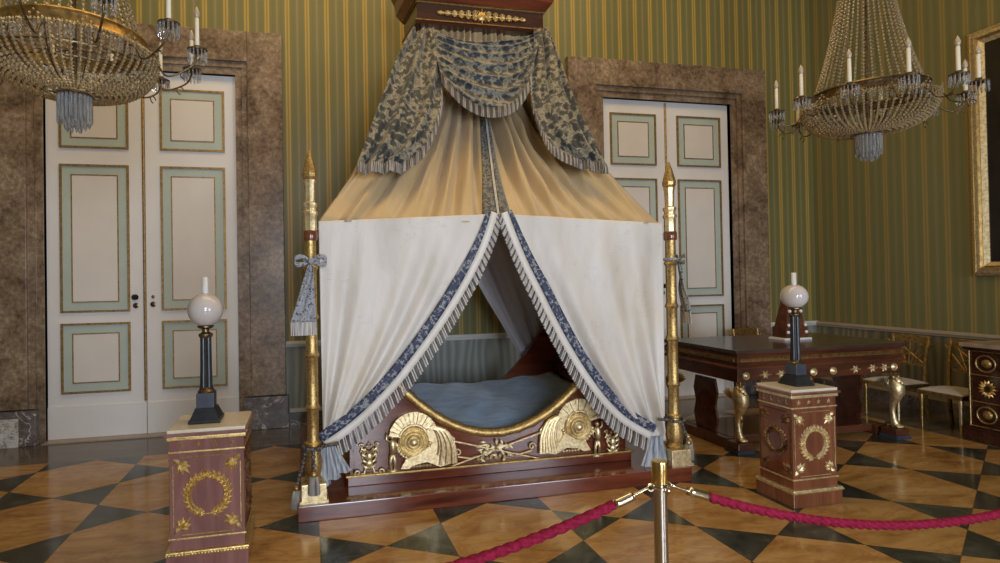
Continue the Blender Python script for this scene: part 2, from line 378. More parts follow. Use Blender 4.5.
# marble door surrounds
for k, cx in ((1, 0), (2, S_)):
    m = MB()
    for s in (-1, 1):
        xs = sorted((cx+s*(A_+.13), cx+s*B_)); m.box(xs[0], xs[1], -FD, 0, .36, H2, .008)
        xs = sorted((cx+s*(A_+.07), cx+s*(A_+.13))); m.box(xs[0], xs[1], -.045, 0, .36, H1+.13)
        xs = sorted((cx+s*A_, cx+s*(A_+.07))); m.box(xs[0], xs[1], -.02, .06, .0, H1+.07)
    m.box(cx-A_-.13, cx+A_+.13, -FD, 0, H1+.13, H2, .008)
    m.box(cx-A_-.07, cx+A_+.07, -.045, 0, H1+.07, H1+.13); m.box(cx-A_, cx+A_, -.02, .06, H1, H1+.07)
    t = struct(m.build('trim_%d' % k, MARBLE))
    m = MB()
    for s in (-1, 1):
        xs = sorted((cx+s*(A_+.05), cx+s*(B_+.03))); m.box(xs[0], xs[1], -FD-.025, 0, 0, .35, .01)
    struct(m.build('trim_%d' % (k+2), PLINTH if k == 2 else PLINTH))
struct(MB().box(-1.47, -1.14, -FD-.035, -FD-.02, .0, .28).build('trim_5', PALEM))
# door leaves
def door(k, cx):
    root = struct(empty('door_%d' % k, (cx, 0, 0)))
    for s in (-1, 1):
        x0, x1 = (0.004, A_) if s > 0 else (-A_, -.004)
        leaf = MB().box(x0, x1, .052, .10, .012, H1).build('door_leaf', WHITEP, root)
        a, b = (.155, .815)
        if s < 0: a, b = -.815, -.155
        gm, gr, cr = MB(), MB(), MB()
        for z0, z1 in ((.47, 1.2), (1.31, 2.86), (3.03, 3.70)):
            def frame(mb, i, wd, y0, y1):
                mb.box(a+i, b-i, y0, y1, z0+i, z0+i+wd); mb.box(a+i, b-i, y0, y1, z1-i-wd, z1-i)
                mb.box(a+i, a+i+wd, y0, y1, z0+i+wd, z1-i-wd); mb.box(b-i-wd, b-i, y0, y1, z0+i+wd, z1-i-wd)
            frame(gm, 0, .022, .032, .053); frame(gm, .105, .012, .040, .053)
            gr.box(a+.022, b-.022, .046, .053, z0+.022, z1-.022); cr.box(a+.115, b-.115, .043, .053, z0+.115, z1-.115)
        gm.build('gilt_moulding', GILTM, leaf); gr.build('green_border', GREENP, leaf); cr.build('cream_panel', CREAMP, leaf)
        MB().box(x0, x1, .036, .053, .012, .345, .004).build('kick_board', WHITEP, leaf)
        if s > 0:
            MB().tube([(-.012, .045, .36), (-.012, .045, H1-.02)], .014, 6).build('gilt_astragal', GILTM, leaf)
            h = MB().lathe([(.028, 0), (.03, .008), (.014, .012), (.01, .02)], (.07, .052, 1.38), 14, 'Y').lathe([(.018, 0), (.018, .01), (.008, .012)], (.07, .052, 1.46), 12, 'Y').build('keyhole_plate', BRONZE, leaf)
        else:
            MB().lathe([(.026, 0), (.03, .02), (.02, .03), (.018, .05), (.03, .06), (.02, .08)], (-.1, .052, 1.46), 14, 'Y').build('door_knob', IRON, leaf)
            MB().lathe([(.028, 0), (.03, .008), (.014, .012), (.01, .02)], (-.1, .052, 1.37), 14, 'Y').build('keyhole_plate', BRONZE, leaf)
door(1, 0); door(2, S_)
# dado rails, skirting and baseboards
def rail_back(x0, x1, k):
    m = MB().box(x0, x1, -.035, 0, .90, .935, .004).box(x0, x1, -.018, 0, .872, .90)
    m.box(x0, x1, -.015, 0, .145, .185)
    struct(m.build('trim_%d' % k, RAIL))
rail_back(XL, -B_, 6); rail_back(B_, S_-B_, 7); rail_back(S_+B_, XR, 8)
m = MB().box(XR-.04, XR, YF, 0, .895, .93, .004).box(XR-.02, XR, YF, 0, .87, .895).box(XR-.02, XR, YF, 0, .145, .185)
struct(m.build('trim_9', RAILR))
struct(MB().box(XL, -B_-.03, -.02, 0, 0, .145).box(B_+.03, S_-B_-.03, -.02, 0, 0, .145).box(S_+B_+.03, XR, -.02, 0, 0, .145).build('baseboard_back', PLINTH))
struct(MB().box(XR-.02, XR, YF, -.02, 0, .145).build('baseboard_right', PLINTH))
struct(MB().box(-A_, A_, -.10, .05, 0, .012).box(S_-A_, S_+A_, -.10, .05, 0, .012).build('trim_10', plain('threshold_marble', (.30, .24, .18), .25)))

# ------------------------------------------------------------------ dais and bed
DX0, DX1, DY0 = 1.60, 4.58, -2.56
dais = empty('bed_dais', (3.09, -1.6, 0), label='low polished mahogany platform under the canopied bed', cat='platform')
ox, oy = 3.09, -1.6
MB().box(DX0-ox, DX1-ox, DY0-oy, -.5-oy, 0, .106, .006).build('step', MAHOG, dais)
bed = empty('canopy_bed', (3.09, -1.6, .107), label='mahogany boat bed with gilded helmet and shield mounts under the tent canopy', cat='bed')
bz = .107
def BL(x, y, z): return (x-ox, y-oy, z-bz)
BX0, BX1, BYF, BYB = 1.97, 4.21, -2.26, -1.0
MB().box(BX0-.02-ox, BX1+.02-ox, BYF-.03-oy, BYB+.06-oy, 0, .185-bz-.012, .004).build('plinth', MAHOG, bed)
MB().box(BX0-.035-ox, BX1+.035-ox, BYF-.045-oy, BYB+.07-oy, .173-bz, .187-bz, .003).build('gilt_fillet', GILTD, bed)
def arc(x): return .415+.70*(x-3.1)**2
def rail_panel(y0, y1, top=1.18, k=1.0):
    n = 40; xs = [lerp(BX0+.03, BX1-.03, i/n) for i in range(n+1)]
    pts = [(BX0+.03-ox, .187-bz)]+[(x-ox, min(.415+(arc(x)-.415)*k, top)-bz-.03) for x in xs]+[(BX1-.03-ox, .187-bz)]
    return MB().prism(pts, y0-oy, y1-oy)
rail_panel(BYF, BYF+.05).build('front_rail', MAHOG, bed)
rail_panel(BYB-.05, BYB, 1.24, 1.12).build('back_rail', MAHOG, bed)
for y, nm in ((BYF+.02, 'front'),):
    xs = [lerp(BX0+.05, BX1-.05, i/48) for i in range(49)]
    rr = [.036*(1+.12*sin(i*2.3)) for i in range(49)]
    MB().tube([BL(x, y-.01, min(.415+(arc(x)-.415)*(1 if nm == 'front' else 1.12), 1.22)-.012) for x in xs], rr, 10).build('gilt_garland_rim', GILT if nm == 'front' else GILTD, bed, True)
def endboard(s):
    x = BX1 if s > 0 else BX0
    pr = [(0, .187), (.0, .6), (.02, .9), (.05, 1.08), (.10, 1.17), (.13, 1.2), (.12, 1.13), (.06, 1.03), (-.03, .9), (-.06, .6), (-.06, .187)]
    MB().prism([(x+s*(a-.0)-ox, z-bz) for a, z in pr], BYF+.02-oy, BYB-.02-oy, 'XZ').build('end_board', MAHOG, bed)
endboard(1); endboard(-1)
# mattress and quilt
mt = MB()
def quilt(u, v):
    x = lerp(BX0+.08, BX1-.08, u); y = lerp(BYF+.06, BYB-.06, v)
    e = min(1, min(u, 1-u)*9)
    z = .395+.17*v**.75 + .010*sin(x*7+y*5)+.006*sin(x*19-y*11)+.003*sin(x*11+y*37) + .05*(1-e)*0 + max(0, abs(x-3.1)-.55)*.12
    if v < .001: z -= .18
    return BL(x, y, z)
q = tag(MB().grid(lambda u, v: tuple(Vector(quilt(u, v))+Vector((ox, oy, bz))), 60, 36).build('mattress', QUILT, None, True, thick=.03), 'blue damask covered mattress lying inside the boat shaped bed', 'mattress')
MB().box(BX0+.09, BX1-.09, BYF+.08, BYB-.08, .19, .36, .03).build('mattress_core', QUILT, q)

# gilt mounts on the front rail
YM = BYF-.004
def M_(px, py): p = atY(px, py, YM); return (p.x-ox, p.z-bz)
sc = (M_(500, 440)[0]-M_(400, 440)[0])/100
yy = YM-oy
def spiral(mb, cx, cz, r, turns, d=1, a0=0, w=.006, n=28):
    mb.tube([(cx+d*cos(a0+2*pi*turns*i/n)*r*(1-i/n*.85), yy-.012, cz+sin(a0+2*pi*turns*i/n)*r*(1-i/n*.85)) for i in range(n+1)], [w*(1-.4*i/n) for i in range(n+1)], 7)
def helmet(cx, cz, s, parent):
    k = 1.0
    # shield with spiral boss
    sh = MB().lathe([(.115, 0), (.118, .015), (.108, .028), (.100, .020), (.094, .030), (.085, .022), (.07, .042), (.062, .034), (.045, .05), (.036, .042), (.02, .058), (.004, .062)], (cx, yy, cz), 28, 'Y')
    spiral(sh, cx, cz, .07, 2.2, s)
    for i in range(16):
        a = -pi*.95+pi*.9*i/15; sh.ball((cx+.128*cos(a), yy-.012, cz+.128*sin(a)), .016, 8, 5)
    sh.build('shield_mount', GILTP, parent, 'auto')
    cr = MB(); n = 13
    for i in range(n):
        a0 = radians(168-146*i/n); a1 = radians(168-146*(i+.9)/n); r1, r2 = .10, .205-.03*abs(i/n-.5)
        c2x, c2z = cx+s*.0, cz+.02
        cr.prism([(c2x-s*-1*r1*cos(a0)*1, c2z+r1*sin(a0)), (c2x+s*r1*cos(a1), c2z+r1*sin(a1)), (c2x+s*r2*cos(a1), c2z+r2*sin(a1)), (c2x+s*r2*cos(a0), c2z+r2*sin(a0))], yy-.035+.006*(i % 2), yy)
    cr.tube([(cx+s*.108*cos(radians(168-146*i/12)), yy-.03, cz+.02+.108*sin(radians(168-146*i/12))) for i in range(13)], .01, 7)
    cr.build('helmet_crest_mount', GILTP, parent)
    cp = MB()
    for i in range(7):
        t = i/6
        p0 = (cx+s*(.10+.05*t), cz+.10-.0*t); p3 = (cx+s*(.17+.15*t), cz-.185)
        p1 = (cx+s*(.17+.08*t), cz+.07-.01*t); p2 = (cx+s*(.20+.11*t), cz-.05)
        pts = [Vector((*p, 0)) for p in (p0, p1, p2, p3)]
        cp.tube([(lambda q: (q.x, yy-.012-.008*(i % 2), q.y))(polyline(pts, j/10)) for j in range(11)], [.012+.006*j/10 for j in range(11)], 7)
    cp.prism([(cx+s*.08, cz+.12), (cx+s*.20, cz+.09), (cx+s*.32, cz-.0), (cx+s*.33, cz-.19), (cx+s*.18, cz-.19), (cx+s*.12, cz-.02)][::s], yy-.012, yy)
    cp.build('cape_mount', GILTP, parent)
    lo = MB().prism([(cx-s*.10, cz-.19), (cx-s*.06, cz-.12), (cx+s*.02, cz-.10), (cx+s*.12, cz-.04), (cx+s*.16, cz-.10), (cx+s*.27, cz-.185), (cx+s*.2, cz-.2), (cx+s*.10, cz-.155), (cx-s*.0, cz-.17), (cx-s*.04, cz-.195)][::s], yy-.03, yy)
    for i in range(6): lo.ball((cx+s*(.0+.025*i), yy-.012, cz-.185), .013, 8, 5)
    lo.build('helmet_visor_mount', GILTP, parent)
def figure(cx, cz, s, parent):
    m = MB()
    m.tube([(cx-s*.012, yy-.02, cz-.13), (cx-s*.016, yy-.02, cz-.06), (cx, yy-.022, cz+.0)], [.010, .013, .018], 8)
    m.tube([(cx+s*.022, yy-.02, cz-.13), (cx+s*.018, yy-.02, cz-.06), (cx, yy-.022, cz+.0)], [.010, .013, .018], 8)
    m.tube([(cx, yy-.022, cz-.01), (cx+.002, yy-.025, cz+.04), (cx, yy-.022, cz+.085), (cx, yy-.02, cz+.10)], [.02, .024, .026, .01], 8)
    m.ball((cx, yy-.02, cz+.12), .018, 10, 6)
    m.tube([(cx+s*.02, yy-.02, cz+.08), (cx+s*.04, yy-.02, cz+.05), (cx+s*.03, yy-.025, cz+.01)], [.01, .009, .007], 6)
    m.tube([(cx-s*.02, yy-.02, cz+.08), (cx-s*.045, yy-.02, cz+.10), (cx-s*.04, yy-.02, cz+.14)], [.01, .009, .007], 6)
    m.prism([(cx-.045, cz-.145), (cx+.045, cz-.145), (cx+.04, cz-.125), (cx-.04, cz-.125)], yy-.03, yy)
    m.build('figure_mount', GILTP, parent, True)
def scroll(cx, cz, s, parent):
    m = MB()
    for t in (-1, 1):
        for q in range(4): m.tube([(cx, yy-.012, cz-.09+q*.04), (cx+t*(.03+.01*q), yy-.014, cz-.075+q*.045), (cx+t*(.055-.004*q), yy-.012, cz-.05+q*.045)], [.013, .012, .005], 6)
    for t in (-1, 1):
        spiral(m, cx+t*.085, cz-.115, .032, 1.3, t, pi, .010)
        m.tube([(cx+t*.085, yy-.012, cz-.145), (cx+t*.04, yy-.012, cz-.13), (cx+t*.03, yy-.012, cz-.09), (cx, yy-.012, cz-.07)], .010, 7)
        spiral(m, cx+t*.045, cz+.03, .022, 1.2, t, 0, .006)
        spiral(m, cx+t*.055, cz+.08, .018, 1.2, t, 0, .005)
        m.tube([(cx, yy-.012, cz-.06), (cx+t*.04, yy-.012, cz-.03), (cx+t*.06, yy-.012, cz+.02)], .006, 6)
    m.ball((cx, yy-.015, cz+.0), .026, 10, 7, (1, .6, 1.2)); m.ball((cx, yy-.015, cz-.05), .03, 10, 7, (1, .5, .9))
    for i in range(5): m.ball((cx+(i-2)*.014, yy-.012, cz+.055+.02*(2-abs(i-2))), .010, 8, 5)
    m.build('scroll_mount', GILTP, parent, True)
hx, hz = M_(413, 441); helmet(hx, hz, 1, bed)
hx2, hz2 = M_(577, 426); helmet(hx2, hz2, -1, bed)
a, b = M_(392, 452); figure(a, b, 1, bed); a, b = M_(596, 438); figure(a, b, -1, bed)
a, b = M_(369, 456); scroll(a, b, 1, bed); a, b = M_(612, 441); scroll(a, b, -1, bed)
# central trophy: crossed arrows, flower sprigs, ribbon curls
m = MB(); cx, cz = M_(495, 449)
for s in (-1, 1):
    m.tube([(cx-s*.42, yy-.015, cz+.115), (cx+s*.42, yy-.015, cz-.115+.0)], .0065, 6)
    spiral(m, cx+s*.30, cz+.0, .03, 1.2, s, 0, .007)
    m.tube([(cx+s*.30, yy-.012, cz-.03), (cx+s*.2, yy-.012, cz-.05), (cx+s*.1, yy-.012, cz-.03)], .007, 6)
for i in range(34):
    a = random.uniform(0, 2*pi); r = random.uniform(.03, .15)
    x, z = cx+r*1.15*cos(a), cz+r*.62*sin(a); b = random.uniform(0, pi)
    m.prism([(x-.022*cos(b), z-.022*sin(b)), (x-.009*sin(b), z+.009*cos(b)), (x+.022*cos(b), z+.022*sin(b)), (x+.009*sin(b), z-.009*cos(b))], yy-.018-random.random()*.012, yy)
for i in range(9):
    x = cx+(i-4)*.035; m.ball((x, yy-.015, cz-.06+.012*(i % 2)), .016, 8, 5)
m.build('crossed_arrows_mount', GILTP, bed)

# ------------------------------------------------------------------ crown of the canopy, on the wall
crown = empty('mahogany_tester', (3.3, 0, 3.95), label='dark mahogany canopy crown with gilt foliage frieze high on the wall', cat='canopy')
def CRL(x, y, z): return (x-3.3, y, z-3.95)
CF, CB = (2.69, 3.92), (2.65, 3.96)
YC = -1.45
def trap(mb, ex, z0, z1, ex2=None):
    ex2 = ex if ex2 is None else ex2
    P = lambda e, z: [CRL(CB[0]-e, -1.0+e*.3, z), CRL(CB[1]+e, -1.0+e*.3, z), CRL(CF[1]+e, YC-e, z), CRL(CF[0]-e, YC-e, z)]
    a = [mb.v(p) for p in P(ex, z0)]; b = [mb.v(p) for p in P(ex2, z1)]
    mb.f(a); mb.f(list(reversed(b)))
    for i in range(4): mb.f((a[i], b[i], b[(i+1) % 4], a[(i+1) % 4]))
m = MB(); trap(m, 0, 3.94, 4.13); trap(m, .015, 3.92, 3.95, .02)
m.build('frieze', MAHOGD, crown)
m = MB(); trap(m, .02, 4.13, 4.20, .075); trap(m, .075, 4.20, 4.30, .09); trap(m, .09, 4.30, 4.36, .12); m.build('cornice', MAHOG, crown)
m = MB(); trap(m, .012, 4.118, 4.128, .012); trap(m, .018, 3.955, 3.963, .018); m.build('gilt_line', GILTD, crown)
for x in (-.42, .38): MB().box(x-.03, x+.03, -1.0, -.002, .20, .26).build('wall_bracket', IRON, crown)
m = MB(); yc = YC-.004
for i in range(-6, 7):
    x = 3.305+i*.066; r = .034 if i else .046
    k = 1-abs(i)/9
    for j in range(8):
        a = 2*pi*j/8; m.tube([(x-3.3, yc, .085), (x-3.3+r*1.1*cos(a), yc-.012, .085+r*1.5*k*sin(a))], [.008, .005], 5)
    if i:
        for sg in (-1, 1): m.tube([(x-3.3+.026*k*(1-q/20)*cos(q*.6), yc-.010, .085+sg*(.034*k)+.022*k*(1-q/20)*sin(q*.6)) for q in range(16)], .0045, 5)
    if i: m.tube([(x-3.3-.03, yc-.006, .085), (x-3.3, yc-.01, .085+.028*k), (x-3.3+.03, yc-.006, .085)], .004, 5); m.tube([(x-3.3-.03, yc-.006, .085), (x-3.3, yc-.01, .085-.028*k), (x-3.3+.03, yc-.006, .085)], .004, 5)
m.lathe([(.04, 0), (.04, .012), (.02, .02), (.005, .022)], (.005, yc, .085), 16, 'Y'); m.build('gilt_foliage', GILT, crown)

# ------------------------------------------------------------------ canopy cloth
EZ, EX0, EX1, EYF = 2.015, 1.765, 4.465, -2.42
def canopy_top(t):
    # perimeter of crown bottom: left side, front, right side.  t in 0..1
    L1, L2 = 1.2, 1.9
    if t < .25: k = t/.25; return Vector((lerp(CB[0]+.04, CF[0]+.05, k), lerp(-1.03, YC+.06, k), 3.96))
    if t < .75: k = (t-.25)/.5; return Vector((lerp(CF[0]+.05, CF[1]-.05, k), YC+.06, 3.96))
    k = (t-.75)/.25; return Vector((lerp(CF[1]-.05, CB[1]-.04, k), lerp(YC+.06, -1.03, k), 3.96))
def canopy_bot(t):
    if t < .25: k = t/.25; return Vector((EX0, lerp(-.35, EYF, k), EZ))
    if t < .75: k = (t-.25)/.5; return Vector((lerp(EX0, EX1, k), EYF, EZ))
    k = (t-.75)/.25; return Vector((EX1, lerp(EYF, -.35, k), EZ))
random.seed(3)
fold = [(random.uniform(14, 52), random.uniform(0, 6.28), random.uniform(.4, 1)) for _ in range(5)]
CREASE = [(.37, .30, 1.0), (.395, .345, .8), (.42, .395, 1.1), (.445, .43, .8), (.47, .467, 1.0), (.525, .545, 1.1), (.545, .585, 1.3), (.56, .62, 1.0), (.585, .66, 1.2), (.61, .70, .8), (.33, .272, .8)]
def canopy_pt(t, v, off=0):
    a, b = canopy_top(t), canopy_bot(t); wv = v**1.35
    p = Vector((lerp(a.x, b.x, wv), lerp(a.y, b.y, wv), lerp(a.z, b.z, v)))
    c = Vector((3.1, -1.1, 0)); n = Vector((p.x-c.x, p.y-c.y, 0)).normalized()
    amp = .022+.115*sin(pi*min(1, v**.85*.98))**.8*(1-.35*v)
    d = 0
    for k in fold:
        ph = t*k[0]*2*pi/2.0+k[1]+.9*(v-.5)*sin(t*9+k[1]); d += k[2]*(1-2*abs(sin(ph*.5))**.7)
    d /= 1.9
    for t0, t1, dp in CREASE:
        tc = lerp(t0, t1, max(0, (v-.3)/.7)); e = (t-tc)/.007; d -= dp*math.exp(-e*e)-dp*.55*math.exp(-((t-tc-.012)/.008)**2)
    mid = math.exp(-((t-.498)/.012)**2)
    n2 = n if abs(t-.5) > .25 else Vector((n.x*.25, -1, 0)).normalized()
    return p+n2*(amp*d*(1-.6*mid)+off)-Vector((0, 0, .05*sin(pi*v)*(1 if .02 < t < .98 else 0)*abs(sin(t*4*pi))))
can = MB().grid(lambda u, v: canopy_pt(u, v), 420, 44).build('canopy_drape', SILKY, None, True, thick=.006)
tag(can, 'yellow toned silk tent roof falling from the crown to the two gilt poles', 'canopy')
# brocade seam strips down the middle of the tent roof
for s in (-1, 1):
    tc = .25+.5*((3.09-EX0)/(EX1-EX0))
    m = MB().grid(lambda u, v: canopy_pt(lerp(.4985, tc, v)+s*(.0012+(.004+.018*v)*u), .30+.70*v, .014), 4, 40)
    m  .build('seam_band', BANDS, can, True, thick=.003)
    m = MB().grid(lambda u, v: canopy_pt(lerp(.4985, tc, v)+s*(.0002+.0012*u), .30+.70*v, .022), 1, 40)
    m.build('seam_piping', PIPING, can, True, thick=.003)

# ------------------------------------------------------------------ front curtains
YP = EYF+.01
def curtain(side):
    if side < 0:
        inner = [atY(x, y, YP) for x, y in ((496.5, 214), (489, 238), (478, 264), (463, 292), (445, 321), (424, 351), (400, 382), (374, 410), (350, 431), (327, 447))]
        o0, o1 = Vector((EX0+.0, YP, EZ)), Vector((EX0+.012, YP, .385))
    else:
        inner = [atY(x, y, YP) for x, y in ((500, 214), (510, 240), (521, 266), (534, 292), (547, 318), (562, 346), (580, 375), (601, 403), (622, 423), (648, 438))]
        o0, o1 = Vector((EX1, YP, EZ)), Vector((EX1-.012, YP, .30))
    o1.z = inner[-1].z-.03
    s = side
    rnd = random.Random(5 if s < 0 else 11)
    fs = [(rnd.uniform(1.5, 6.5), rnd.uniform(0, 6.28), rnd.uniform(.5, 1)) for _ in range(5)]
    def P(u, v, off=0):
        i = polyline(inner, v); o = o0.lerp(o1, v)
        # the cloth hangs in folds that fan out of the gather
        k = v**1.0; p = o.lerp(i, u)
        wdt = (i-o).length
        amp = .006+.042*v**1.3*min(1, wdt/.35)
        d = sum(f[2]*sin(u*f[0]*2*pi+f[1]+1.0*v) for f in fs)/2.2
        dist = (1-u)*wdt; edge = min(1, max(0, dist-.10)/.10)*min(1, u*10+.3)
        return Vector((p.x, p.y-.015-amp*d*edge-off, p.z))
    name = 'left' if s < 0 else 'right'
    lab = 'ivory silk curtain hanging at the left front of the bed, swept to the left pole' if s < 0 else 'ivory silk curtain hanging at the right front of the bed, swept to the right pole'
    cur = tag(MB().grid(P, 150, 70).build('bed_curtain', SILKW, None, True, thick=.006), lab, 'curtain', 'front curtains of the canopy bed')
    # offset helper: distance d from the inner edge, into the cloth (positive) or outside (negative)
    def E(v, d, off):
        i = polyline(inner, v); j = polyline(inner, min(1, v+.01)); h = polyline(inner, max(0, v-.01))
        t = (j-h).normalized(); n = Vector((t.z, 0, -t.x))*(1 if s < 0 else -1)
        if s < 0: n = Vector((t.z, 0, -t.x)) 
        else: n = Vector((-t.z, 0, t.x))
        return i+n*d+Vector((0, -off-.015, 0))
    sg = 1
    # make sure positive d goes toward the outer pole
    tst = E(.5, .1, 0)-polyline(inner, .5)
    if tst.x*s < 0: sg = -1
    MB().grid(lambda u, v: E(v, sg*(.012+.043*(1-v*.0)+(.03+.038*min(1, v*3))*u), .020), 4, 80).build('floral_band', BAND, cur, True, thick=.003)
    MB().grid(lambda u, v: E(v, sg*(-.004+.056*u), .012), 2, 80).build('edging', PIPING, cur, True, thick=.004)
    fr = MB(); fr2 = MB(); n = 120
    for i in range(n):
        v = (i+.5)/n; p = E(v, 0, .012); hv = .055+.045*v
        j = polyline(inner, min(1, v+.01))-polyline(inner, max(0, v-.01)); j.normalize()
        out = (E(v, -sg, 0)-E(v, 0, 0)).normalized()
        dr = (out*.55+Vector((0, 0, -1))*.75).normalized()
        qd = p+dr*hv*(1+.1*rnd.random())+Vector((0, -.004*rnd.random(), 0))
        w = .0055
        (fr if i % 3 else fr2).tube([p, p.lerp(qd, .5)+Vector((0, -.004, 0)), qd], [w*.8, w*1.3, w*1.5], 5)
    fr.build('fringe', FRINGE, cur); fr2.build('fringe', FRINGED, cur)
    # gathered tail below the tieback
    g = polyline(inner, 1.0); x0 = g.x if s < 0 else g.x
    gx = (g.x+o1.x)/2
    tl = MB()
    for q in range(3):
        bx = gx+(q-1)*.035-(-s)*-.02
        def T(u, v, q=q, bx=bx):
            wd = .012+.035*v; a = 2*pi*u
            return Vector((bx+(q-1)*.035*v+(-s)*.03*v+wd*cos(a)*(1+.25*sin(5*a)), YP-.03+wd*.7*sin(a)*(1+.2*cos(5*a)), g.z+.02-.27*v*(1-.15*q)))
        tl.grid(T, 40, 10, True)
    tl.build('gathered_tail', SATINB, cur, True)
    return cur
curtain(-1); curtain(1)
# grey lilac inner drape at the back right, tied to the end of the bed
def inner_drape():
    YD = -.90
    L_ = [Vector((2.95, YD, 2.45)), atY(477, 281, YD), atY(503, 325, YD), atY(531, 372, YD)]
    R_ = [Vector((4.35, YD, 2.45)), Vector((4.33, YD, 1.8)), Vector((4.25, YD, 1.3)), atY(556, 352, YD)]
    def P(u, v):
        a = polyline(L_, v); b = polyline(R_, v); p = a.lerp(b, u)
        return Vector((p.x, p.y+.03*(sin(u*30+1.3*v)+.5*sin(u*57+2))*(.6+.4*v)*.8, p.z))
    tag(MB().grid(P, 110, 40).build('inner_drape', SILKI, None, True, thick=.006), 'lilac grey silk drape seen inside the tent, gathered above the blue mattress', 'curtain')
inner_drape()

# ------------------------------------------------------------------ swag and jabots
N_ = Vector((0, -(3.95-2.035), -(2.42-1.45)+0)).normalized()
def on_slope(px, py, off):
    # meets the slanted front of the tent roof, 'off' metres in front of it
    p0 = Vector((0, YC, 3.95)); tv = Vector((0, EYF-YC, EZ-3.95)).normalized(); n = Vector((0, tv.z, -tv.y)).normalized()
    if n.y > 0: n = -n
    p0 = p0+n*off; d = ray(px, py); t = (p0-EYE).dot(n)/d.dot(n); return EYE+d*t
def swag():
    TL, TR = on_slope(428, 30, .07), on_slope(541, 31, .07)
    BLp, BRp = on_slope(440, 74, .09), on_slope(530, 76, .09)
    def P(u, v):
        l = TL.lerp(BLp, v**1.3); r = TR.lerp(BRp, v**1.3)
        p = l.lerp(r, u); sag = lerp(.14, .345, v)
        dz = -(1-abs(2*u-1)**2.2)*(sag-.0)
        q = abs(sin((v**.9*2*pi*6+.9*sin(u*6)+.4)*.5)); b = (1-2*q**.6)*.034*(1-abs(2*u-1)**5)*(.6+.4*v)
        return Vector((p.x, p.y-.02-.10*sin(pi*u)*(.3+.7*v)-b+.28*dz*0-.25*abs(dz), p.z+dz*1.0))
    sw = tag(MB().grid(P, 60, 90).build('swag', BROC, None, True, thick=.008), 'blue and beige floral brocade swag looped below the centre of the canopy crown', 'drapery')
    fr = MB(); fr2 = MB()
    for i in range(72):
        p = P((i+.5)/72, 1.0); (fr if i % 4 < 2 else fr2).tube([p+Vector((0, -.004, .008)), p+Vector((random.uniform(-.002, .002), -.012, -.04)), p+Vector((random.uniform(-.004, .004), -.012, -.085))], [.004, .006, .0065], 5)
    fr.build('fringe', FRINGED, sw); fr2.build('fringe', FRINGEB, sw)
swag()
def jabot(Lp, Rp, lab, sd):
    L_ = [on_slope(x, y, .05) for x, y in Lp]; R_ = [on_slope(x, y, .05) for x, y in Rp]
    def P(u, v):
        p = polyline(L_, v).lerp(polyline(R_, v), u)
        b = sin(u*2*pi*(2.6)+.7*v+sd)*.028*(1-.2*v)+.012*sin(u*31+v*5)
        return Vector((p.x, p.y-b-.02, p.z+b*.3))
    j = tag(MB().grid(P, 50, 60).build('jabot', BROC, None, True, thick=.008), lab, 'drapery', 'side falls of the canopy brocade')
    fr = MB(); fr2 = MB(); ct = 0
    edge = [(u/40, 1.0) for u in range(41)]+([(1.0, 1-v/40) for v in range(26)] if sd == 1 else [])
    if sd == 2: edge = [(0.0, .40+.6*v/44) for v in range(44)]+edge
    pts = [P(*e) for e in edge]
    for a, b in zip(pts, pts[1:]):
        for t in (0, .5):
            p = a.lerp(b, t); dx = random.uniform(-.003, .003)+(.02 if sd == 1 else -.02)*0
            ct += 1; (fr if ct % 4 < 2 else fr2).tube([p+Vector((0, -.004, .005)), p+Vector((dx, -.014, -.035)), p+Vector((dx*2, -.014, -.075))], [.004, .0065, .007], 5)
    fr.build('fringe', FRINGED, j); fr2.build('fringe', FRINGEB, j)
jabot([(412, 31), (397, 58), (385, 90), (375, 116), (366, 140), (357, 164)], [(436, 31), (442, 60), (441, 90), (438, 115), (424, 146), (401, 163)], 'brocade side fall with dark fringe hanging at the left of the swag', 1)
jabot([(532, 31), (531, 60), (528, 88), (534, 116), (550, 146), (577, 160)], [(549, 30), (558, 56), (567, 84), (579, 112), (594, 142), (606, 165)], 'brocade side fall with dark fringe hanging at the right of the swag', 2)

# ------------------------------------------------------------------ gilt poles
def pole(x, y, lab):
    o = empty('canopy_pole', (x, y, .107), label=lab, cat='pole', group='gilt spear topped poles of the canopy bed')
    MB().box(-.085, .085, -.085, .085, 0, .125, .006).box(-.095, .095, -.095, .095, 0, .02).build('plinth', GILTP, o)
    pr = [(.062, .125), (.07, .14), (.05, .165), (.058, .20), (.062, .26), (.05, .33), (.046, .36), (.056, .37), (.056, .385), (.044, .395)]
    z = .395; segs = [.24, .36, .26, .34, .26, .22]
    for s in segs:
        pr += [(.040, z+.02), (.040, z+s-.03), (.047, z+s-.02), (.052, z+s-.01), (.047, z+s)]; z += s
    pr += [(.038, z+.02), (.038, 1.785)]
    pr = [p for p in pr if p[1] < 1.79]
    MB().lathe(pr, (0, 0, 0), 20).build('shaft', GILT, o, 'auto')
    # leaf wrapped upper part, collar and spear head
    z0 = 1.80
    MB().lathe([(.046, z0-.03), (.05, z0-.02), (.05, z0+.03), (.044, z0+.04)], (0, 0, 0), 20).build('red_collar', MAHOGV, o, 'auto')
    MB().lathe([(.042, z0+.04), (.042, z0+.14), (.05, z0+.15), (.05, z0+.17), (.04, z0+.18), (.04, z0+.20), (.048, z0+.21), (.048, z0+.23), (.032, z0+.24), (.036, z0+.36), (.042, z0+.39)], (0, 0, 0), 24, flute=.06, nfl=8).build('capital', GILTP, o, 'auto')
    m = MB(); n = 4
    rings = [(.036, z0+.385), (.05, z0+.41), (.052, z0+.435), (.030, z0+.52), (.004, z0+.60)]
    for i, (r, zz) in enumerate(rings): pass
    m.lathe(rings, (0, 0, 0), 8); m.build('spear_head', GILT, o)
    return o
